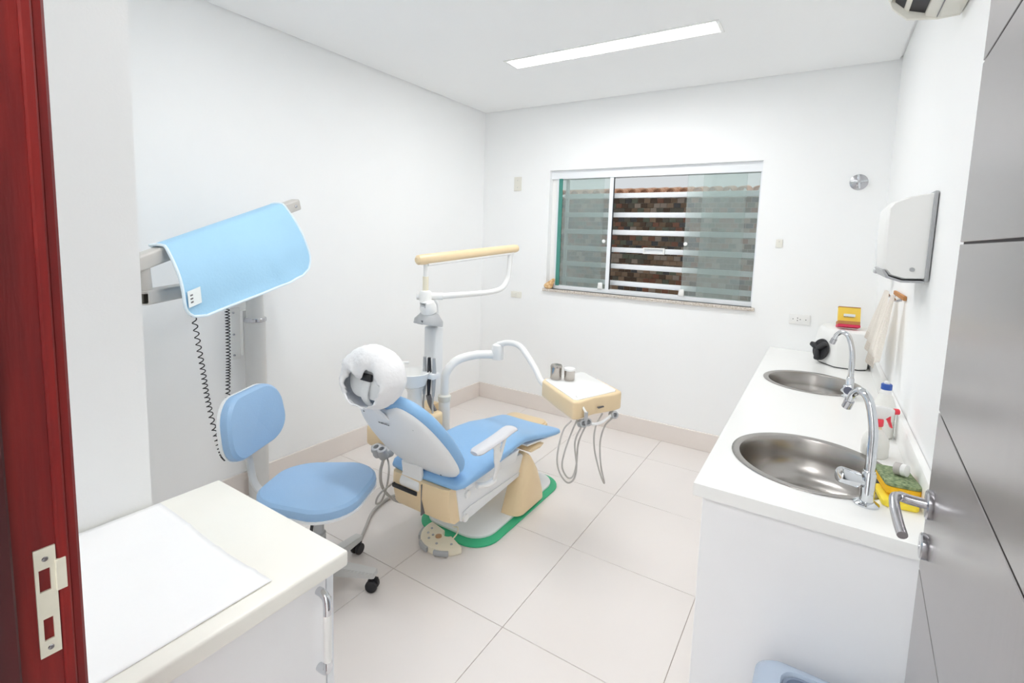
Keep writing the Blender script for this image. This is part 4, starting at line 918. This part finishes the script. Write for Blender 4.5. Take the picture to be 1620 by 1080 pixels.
# spray bottle
sx_, sy_ = 2.903, 1.552
sb = thing('spray_bottle', 'frosted spray bottle with white and red trigger head', 'spray bottle', (sx_, sy_, zc))
blend([(0.034, 0), (0.038, 0.006), (0.038, 0.045), (0.034, 0.062), (0.022, 0.082), (0.014, 0.092)], (sx_, sy_, zc), 'milky_plastic', 'bottle_body', sb)
obj('neck', lathe([(0.013, 0.088), (0.013, 0.104)], (sx_, sy_, zc), 20), 'peach_plastic', sb)
obj('collar', lathe([(0.0155, 0.102), (0.0165, 0.104), (0.0165, 0.122), (0.014, 0.126)], (sx_, sy_, zc), 24), 'red_plastic', sb)
sdir = Vector((0.90, 0.43, 0)).normalized()
SM = basis((sx_, sy_, zc), sdir, (0, 0, 1), sdir.cross(Vector((0, 0, 1))))
obj('head', prism([(-0.024, 0.126), (0.016, 0.124), (0.032, 0.136), (0.046, 0.142), (0.046, 0.160), (0.020, 0.166), (-0.012, 0.168), (-0.026, 0.158)], -0.009, 0.009, SM, 0.004, 3), 'white_plastic', sb)
obj('trigger', prism([(0.010, 0.126), (0.024, 0.136), (0.036, 0.140), (0.038, 0.120), (0.046, 0.098), (0.041, 0.096), (0.030, 0.118), (0.022, 0.128)], -0.006, 0.006, SM, 0.002), 'red_plastic', sb)
obj('nozzle', lathe([(0.009, 0), (0.010, 0.002), (0.0095, 0.014), (0.004, 0.016)], SM @ Vector((0.046, 0.152, 0)), 18, zto(sdir)), 'red_plastic', sb)
# sponges by the near sink
dsh = obj('soap_dish', prism(rrect(0.082, 0.115, 0.014, 4), 0, 0.014, Matrix.Translation((2.928, 1.232, zc)) @ Matrix.Rotation(0.12, 4, 'Z'), 0.003), 'dish_yellow', loc=(2.928, 1.232, zc)); tag(dsh, 'flat bright yellow sponge lying underneath on the worktop', 'sponge')
SP = Matrix.Translation((2.934, 1.285, zc+0.0145)) @ Matrix.Rotation(0.12, 4, 'Z') @ Matrix.Rotation(math.radians(-3), 4, 'X')
sg = thing('kitchen_sponge', 'orange-yellow sponge with green scouring top resting on the lower sponge', 'sponge', (2.934, 1.285, zc+0.0145))
so1 = rrect(0.082, 0.150, 0.016, 4)
obj('foam', prism(so1, 0.004, 0.024, SP, 0.003), 'sponge_yellow', sg)
obj('scourer', prism(rrect(0.082, 0.150, 0.016, 4), 0.0245, 0.034, SP, 0.002), 'scour_green', sg)
rl = thing('tape_roll', 'small clear and white tape roll lying on the green sponge', 'tape roll', (2.942, 1.282, zc+0.049))
RM = Matrix.Translation((2.940, 1.290, zc+0.0665)) @ zto((0.75, -0.45, 0.12))
b = lathe([(0.017, -0.012), (0.017, 0.004), (0.0125, 0.004), (0.0125, -0.012), (0.017, -0.012)], (0, 0, 0), 28, cap=False); bmesh.ops.transform(b, matrix=RM, verts=b.verts); obj('roll', b, 'clear_plastic', rl)
b = lathe([(0.0165, 0.0045), (0.0165, 0.016), (0.012, 0.018), (0.0005, 0.018)], (0, 0, 0), 24); bmesh.ops.transform(b, matrix=RM, verts=b.verts); obj('cap', b, 'white_plastic', rl)

# autoclave in the back corner
av = thing('autoclave', 'white countertop steriliser with big black knob in the far corner', 'steriliser', (2.84, 3.03, zc))
plan = [(2.735, 2.965), (2.805, 2.868), (2.825, 2.862), (2.925, 2.868), (2.965, 2.90), (2.965, 3.21), (2.72, 3.21), (2.70, 3.10)]
def av_ring(z, k, dx=0): return [Vector((2.84+(x-2.84)*k+dx, 3.03+(y-3.03)*k, z)) for x, y in plan]
obj('housing', loft([av_ring(zc+0.006, 0.985), av_ring(zc+0.012, 1.0), av_ring(zc+0.13, 0.99, 0.004), av_ring(zc+0.185, 0.965, 0.012), av_ring(zc+0.205, 0.93, 0.018), av_ring(zc+0.210, 0.88, 0.02)]), 'white_plastic', av, smooth=40)
obj('base_frame', loft([av_ring(zc, 0.96), av_ring(zc+0.007, 0.96)]), 'dark_plastic', av)
kd = Vector((-0.80, -0.58, 0.18)).normalized(); kc = Vector((2.742, 2.945, zc+0.082))
kn = obj('door_knob', lathe([(0.012, 0.0), (0.058, 0.003), (0.064, 0.010), (0.060, 0.018), (0.022, 0.020)], kc-kd*0.006, 32, zto(kd)), 'dark_plastic', av)
KM = Matrix.Translation(kc+kd*0.006) @ zto(kd)
for k in range(3):
    b = box(-0.014, 0.014, -0.004, 0.066, 0.0, 0.034, 0.010, 3); bmesh.ops.transform(b, matrix=KM @ Matrix.Rotation(2*PI*k/3+0.3, 4, 'Z'), verts=b.verts); obj('grip_lobe', b, 'dark_plastic', kn)
# yellow carton on top of it
yb_ = thing('carton', 'small yellow and red cardboard box on top of the white steriliser', 'box', (2.862, 2.985, zc+0.2107))
YM = Matrix.Translation((2.862, 2.990, zc+0.211)) @ Matrix.Rotation(math.radians(8), 4, 'Z') @ Matrix.Rotation(math.radians(-14), 4, 'X')
obj('red_edge', box(-0.055, 0.055, -0.030, 0.040, 0.012, 0.026, 0.001, 1, mx=YM), 'carton_red', yb_)
obj('brown_flap', box(-0.054, 0.054, -0.028, 0.040, 0.0265, 0.046, 0.001, 1, mx=YM), 'carton_brown', yb_)
bx_ = obj('box_front', box(-0.050, 0.060, 0.004, 0.030, 0.047, 0.128, 0.001, 1, mx=YM), 'carton_yellow', yb_)
obj('box_top', box(-0.050, 0.060, 0.004, 0.030, 0.1285, 0.134, 0.001, 1, mx=YM), 'carton_brown', yb_)
b = box(-0.024, 0.034, 0.0015, 0.004, 0.076, 0.091, 0.0005, 1, mx=YM); lb = obj('label_strip', b, 'tag_white', bx_)
b = N()
for k in range(7): box(-0.022+0.0075*k, -0.0165+0.0075*k, 0.0008, 0.004, 0.072, 0.0752-0.001*(k % 2), bm=b, mx=YM)
obj('print', b, 'mark_grey', bx_)

# wall dispenser
pd = thing('towel_dispenser', 'white paper towel dispenser with grey back on the right wall', 'dispenser', (2.94, 1.76, 1.42))
def dring(y, k): 
    base_ = [(2.992, 1.424), (2.935, 1.421), (2.895, 1.432), (2.880, 1.452), (2.873, 1.560), (2.873, 1.655), (2.885, 1.674), (2.930, 1.693), (2.992, 1.704)]
    return [Vector((2.992+(x-2.992)*k, y, 1.565+(z-1.565)*(0.5+0.5*k))) for x, z in base_]
obj('cover', loft([dring(1.626, 0.93), dring(1.634, 0.98), dring(1.66, 1.0), dring(1.88, 1.0), dring(1.905, 0.98), dring(1.913, 0.92)]), 'white_plastic', pd, smooth=40)
obj('back_plate', box(2.9885, 2.9995, 1.618, 1.920, 1.418, 1.708, 0.003, 2), 'midgrey_plastic', pd)
b = loft([[Vector((x, y, z)) for x, z in ((2.990, 1.414), (2.930, 1.411), (2.888, 1.424), (2.876, 1.450), (2.882, 1.452), (2.895, 1.430), (2.932, 1.418), (2.990, 1.4205))] for y in (1.622, 1.915)]); obj('bottom_tray', b, 'midgrey_plastic', pd)
obj('lock', lathe([(0.007, 0), (0.007, 0.002), (0.0005, 0.0025)], (2.955, 1.6245, 1.455), 16, zto((0, -1, 0))), 'midgrey_plastic', pd)
# second smaller dispenser further along the wall
s2 = thing('soap_dispenser', 'small pale dispenser on the right wall behind the towel dispenser', 'dispenser', (2.96, 2.55, 1.42))
b = loft([[Vector((x, y, z)) for x, z in ((2.999, 1.42), (2.955, 1.42), (2.925, 1.44), (2.918, 1.56), (2.928, 1.65), (2.999, 1.668))] for y in (2.50, 2.60)]); bmesh.ops.bevel(b, geom=b.edges[:], offset=0.006, segments=2, affect='EDGES'); obj('housing', b, 'lightgrey_plastic', s2)
obj('push_plate', box(2.922, 2.990, 2.505, 2.595, 1.402, 1.419, 0.004, 2), 'midgrey_plastic', s2)
# towels on a wall hook
hk = thing('towel_hook', 'small wooden hook rail for towels on the right wall', 'hook', (W, 2.3, 1.30))
obj('rail', box(W-0.013, W-0.001, 2.04, 2.36, 1.318, 1.336, 0.003, 2), 'carton_brown', hk)
for y in (2.09, 2.30): obj('peg', tube(spline([(W-0.010, y, 1.316), (W-0.030, y, 1.312), (W-0.040, y, 1.325)], 4), 0.005, 8), 'satin_chrome', hk)
def hang(y0, y1, ztop, zbot, xo, seed, name, label, lace=True, twist=0.0, corner=0.0):
    rn = random.Random(seed); t = N(); nu_, nv_ = 30, 26; G = []
    for j in range(nv_+1):
        v = j/nv_; row = []
        for i in range(nu_+1):
            u = i/nu_; spread = 0.30+0.70*min(1, v*1.6)
            yc = (y0+y1)/2; y = yc+(u-0.5)*(y1-y0)*spread+twist*v*v
            x = xo-0.030-0.026*(0.5+0.5*math.cos(2*PI*(u*2.5+0.2*seed)))*(0.4+0.6*v)-0.030*v
            z = ztop-(ztop-zbot)*v+corner*(u-0.5)*v
            row.append(t.verts.new((x, y, z)))
        G.append(row)
    for j in range(nv_):
        for i in range(nu_): t.faces.new((G[j][i], G[j][i+1], G[j+1][i+1], G[j+1][i]))
    low = [[G[j][i].co.copy() for i in range(nu_+1)] for j in range(nv_-4, nv_+1)]
    bmesh.ops.solidify(t, geom=t.faces[:], thickness=0.003)
    tw_ = thing(name, label, 'towel', (xo-0.03, (y0+y1)/2, zbot), 'towels on the right wall')
    obj('cloth', t, 'towel_cream', tw_, smooth=70)
    if lace:
        t2 = N()
        for j in range(4):
            for i in range(nu_):
                a_, b2_, c2_, d2_ = low[j][i], low[j][i+1], low[j+1][i+1], low[j+1][i]
                o_ = Vector((-0.0015, 0, 0)); m_ = (a_+b2_+c2_+d2_)/4
                t2.faces.new([t2.verts.new(m_+(p_-m_)*0.72+o_) for p_ in (a_, b2_, c2_, d2_)])
        bmesh.ops.solidify(t2, geom=t2.faces[:], thickness=0.001); lc = obj('lace_hem', t2, 'towel_lace', tw_, smooth=0); lc['kind'] = 'stuff'
hang(2.17, 2.47, 1.335, 1.030, W-0.006, 2, 'hand_towel', 'cream hand towel with lace hem hanging nearest the corner', True, 0.08, 0.10)
hang(2.00, 2.17, 1.335, 1.085, W-0.006, 5, 'hand_towel', 'cream folded cloth hanging on the camera side of the lace towel', False, -0.02, 0.05)

# air conditioner high on the right wall
ac = thing('air_conditioner', 'white split air conditioner high on the right wall', 'air conditioner', (2.90, 1.24, 2.234))
def acp(pts_, y0, y1, name, m, bev=0.002, parent=ac): return obj(name, prism(pts_, 0, y1-y0, basis((0, y0, 0), (1, 0, 0), (0, 0, 1), (0, 1, 0)), bev), m, parent)
acp([(2.999, 2.234), (2.945, 2.231), (2.912, 2.243), (2.912, 2.300), (2.870, 2.300), (2.870, 2.262), (2.858, 2.272), (2.858, 2.318), (2.832, 2.318), (2.822, 2.300), (2.806, 2.340), (2.806, 2.49), (2.83, 2.505), (2.999, 2.505)], 0.86, 1.612, 'body', 'ac_plastic')
for y in (0.845, 1.6125): acp([(2.999, 2.234), (2.945, 2.231), (2.868, 2.243), (2.828, 2.282), (2.806, 2.335), (2.806, 2.49), (2.83, 2.505), (2.999, 2.505)], y, y+0.0145, 'end_cap', 'ac_plastic')
acp([(2.911, 2.252), (2.911, 2.258), (2.871, 2.272), (2.871, 2.266)], 0.862, 1.611, 'louver', 'vent_dark', 0.0)
acp([(2.857, 2.276), (2.857, 2.282), (2.833, 2.306), (2.833, 2.300)], 0.862, 1.611, 'louver', 'vent_dark', 0.0)
obj('service_seam', box(2.9395, 2.941, 0.87, 1.60, 2.2285, 2.2335), 'mark_grey', ac)

# shut-off valve, sockets and blank plates on the back wall
vv = thing('wall_valve', 'chrome cross-handle shut-off valve on the back wall', 'valve', (2.852, D, 1.925))
obj('rosette', lathe([(0.048, 0), (0.047, 0.003), (0.030, 0.010), (0.016, 0.013), (0.014, 0.036), (0.006, 0.038)], (2.852, D-0.0005, 1.925), 32, zto((0, -1, 0))), 'satin_chrome', vv)
for a in (0.15, 0.15+PI/2): obj('cross_arm', tube([(2.852-0.042*math.cos(a), D-0.032, 1.925-0.042*math.sin(a)), (2.852+0.042*math.cos(a), D-0.032, 1.925+0.042*math.sin(a))], 0.0065, 12), 'chrome', vv)
def plate(x, z, w, h, name, label, cat, parts):
    p = thing(name, label, cat, (x, D, z), 'plates on the back wall')
    obj('cover', box(x-w/2, x+w/2, D-0.008, D-0.0003, z-h/2, z+h/2, 0.003, 2), 'offwhite_plastic' if cat != 'outlet' else 'white_plastic', p)
    for (dx, dz, r, m_) in parts: obj('hole', lathe([(r, 0), (r, 0.0006), (0.0003, 0.0007)], (x+dx, D-0.008, z+dz), 12, zto((0, -1, 0))), m_, p)
plate(2.606, 1.045, 0.122, 0.066, 'wall_outlet', 'white double socket plate above the worktop on the back wall', 'outlet', [(-0.038, 0, 0.003, 'dark_plastic'), (-0.012, 0.008, 0.003, 'dark_plastic'), (-0.012, -0.008, 0.003, 'dark_plastic'), (0.004, 0, 0.003, 'dark_plastic'), (0.036, 0, 0.003, 'dark_plastic')])
plate(0.372, 1.986, 0.075, 0.120, 'blank_plate', 'small off-white blank plate high beside the window corner', 'wall plate', [(0, 0.03, 0.003, 'midgrey_plastic'), (0, -0.03, 0.003, 'midgrey_plastic')])
plate(0.392, 1.012, 0.110, 0.055, 'blank_plate', 'off-white socket plate low on the back wall below the window', 'wall plate', [(0.0, 0.006, 0.0025, 'midgrey_plastic'), (0.0, -0.008, 0.0025, 'midgrey_plastic')])
plate(2.448, 1.537, 0.040, 0.055, 'blank_plate', 'tiny off-white plate between the window and the valve', 'wall plate', [(0.0, 0.012, 0.0025, 'midgrey_plastic')])

# pedal bin in front of the counter end
bn_ = thing('waste_bin', 'blue-grey plastic waste bin with open lid frame before the counter end', 'bin', (2.78, 0.84, 0))
bx0, by0 = 2.792, 0.845
def br(w, d, z, r=0.05): return [Vector((bx0+x, by0+y, z)) for x, y in rrect(w, d, r, 6)]
obj('bucket', loft([br(0.24, 0.20, 0.0), br(0.25, 0.21, 0.01), br(0.285, 0.245, 0.3950)]), 'bin_bluegrey', bn_)
t = loft([br(0.295, 0.255, 0.3950), br(0.300, 0.260, 0.4050), br(0.296, 0.256, 0.4330), br(0.270, 0.235, 0.4470), br(0.180, 0.200, 0.4490, 0.04), br(0.172, 0.192, 0.4410, 0.04), br(0.168, 0.188, 0.4250, 0.04)], cap=False); lid = obj('lid_frame', t, 'bin_bluegrey', bn_, smooth=45)
t = loft([br(0.170, 0.190, 0.4415, 0.04), br(0.157, 0.177, 0.4418, 0.035), br(0.153, 0.173, 0.4330, 0.035), br(0.151, 0.171, 0.4170, 0.035)], cap=False); obj('lid_ring', t, 'bin_dark', lid)
obj('bin_bag', loft([br(0.153, 0.173, 0.4170, 0.035), br(0.13, 0.11, 0.4100, 0.03), br(0.05, 0.04, 0.4180, 0.012)]), 'bin_bag', bn_, smooth=20)
obj('lid_hinge', box(bx0+0.10, bx0+0.15, by0+0.08, by0+0.13, 0.4480, 0.4700, 0.004, 2), 'bin_dark', lid)
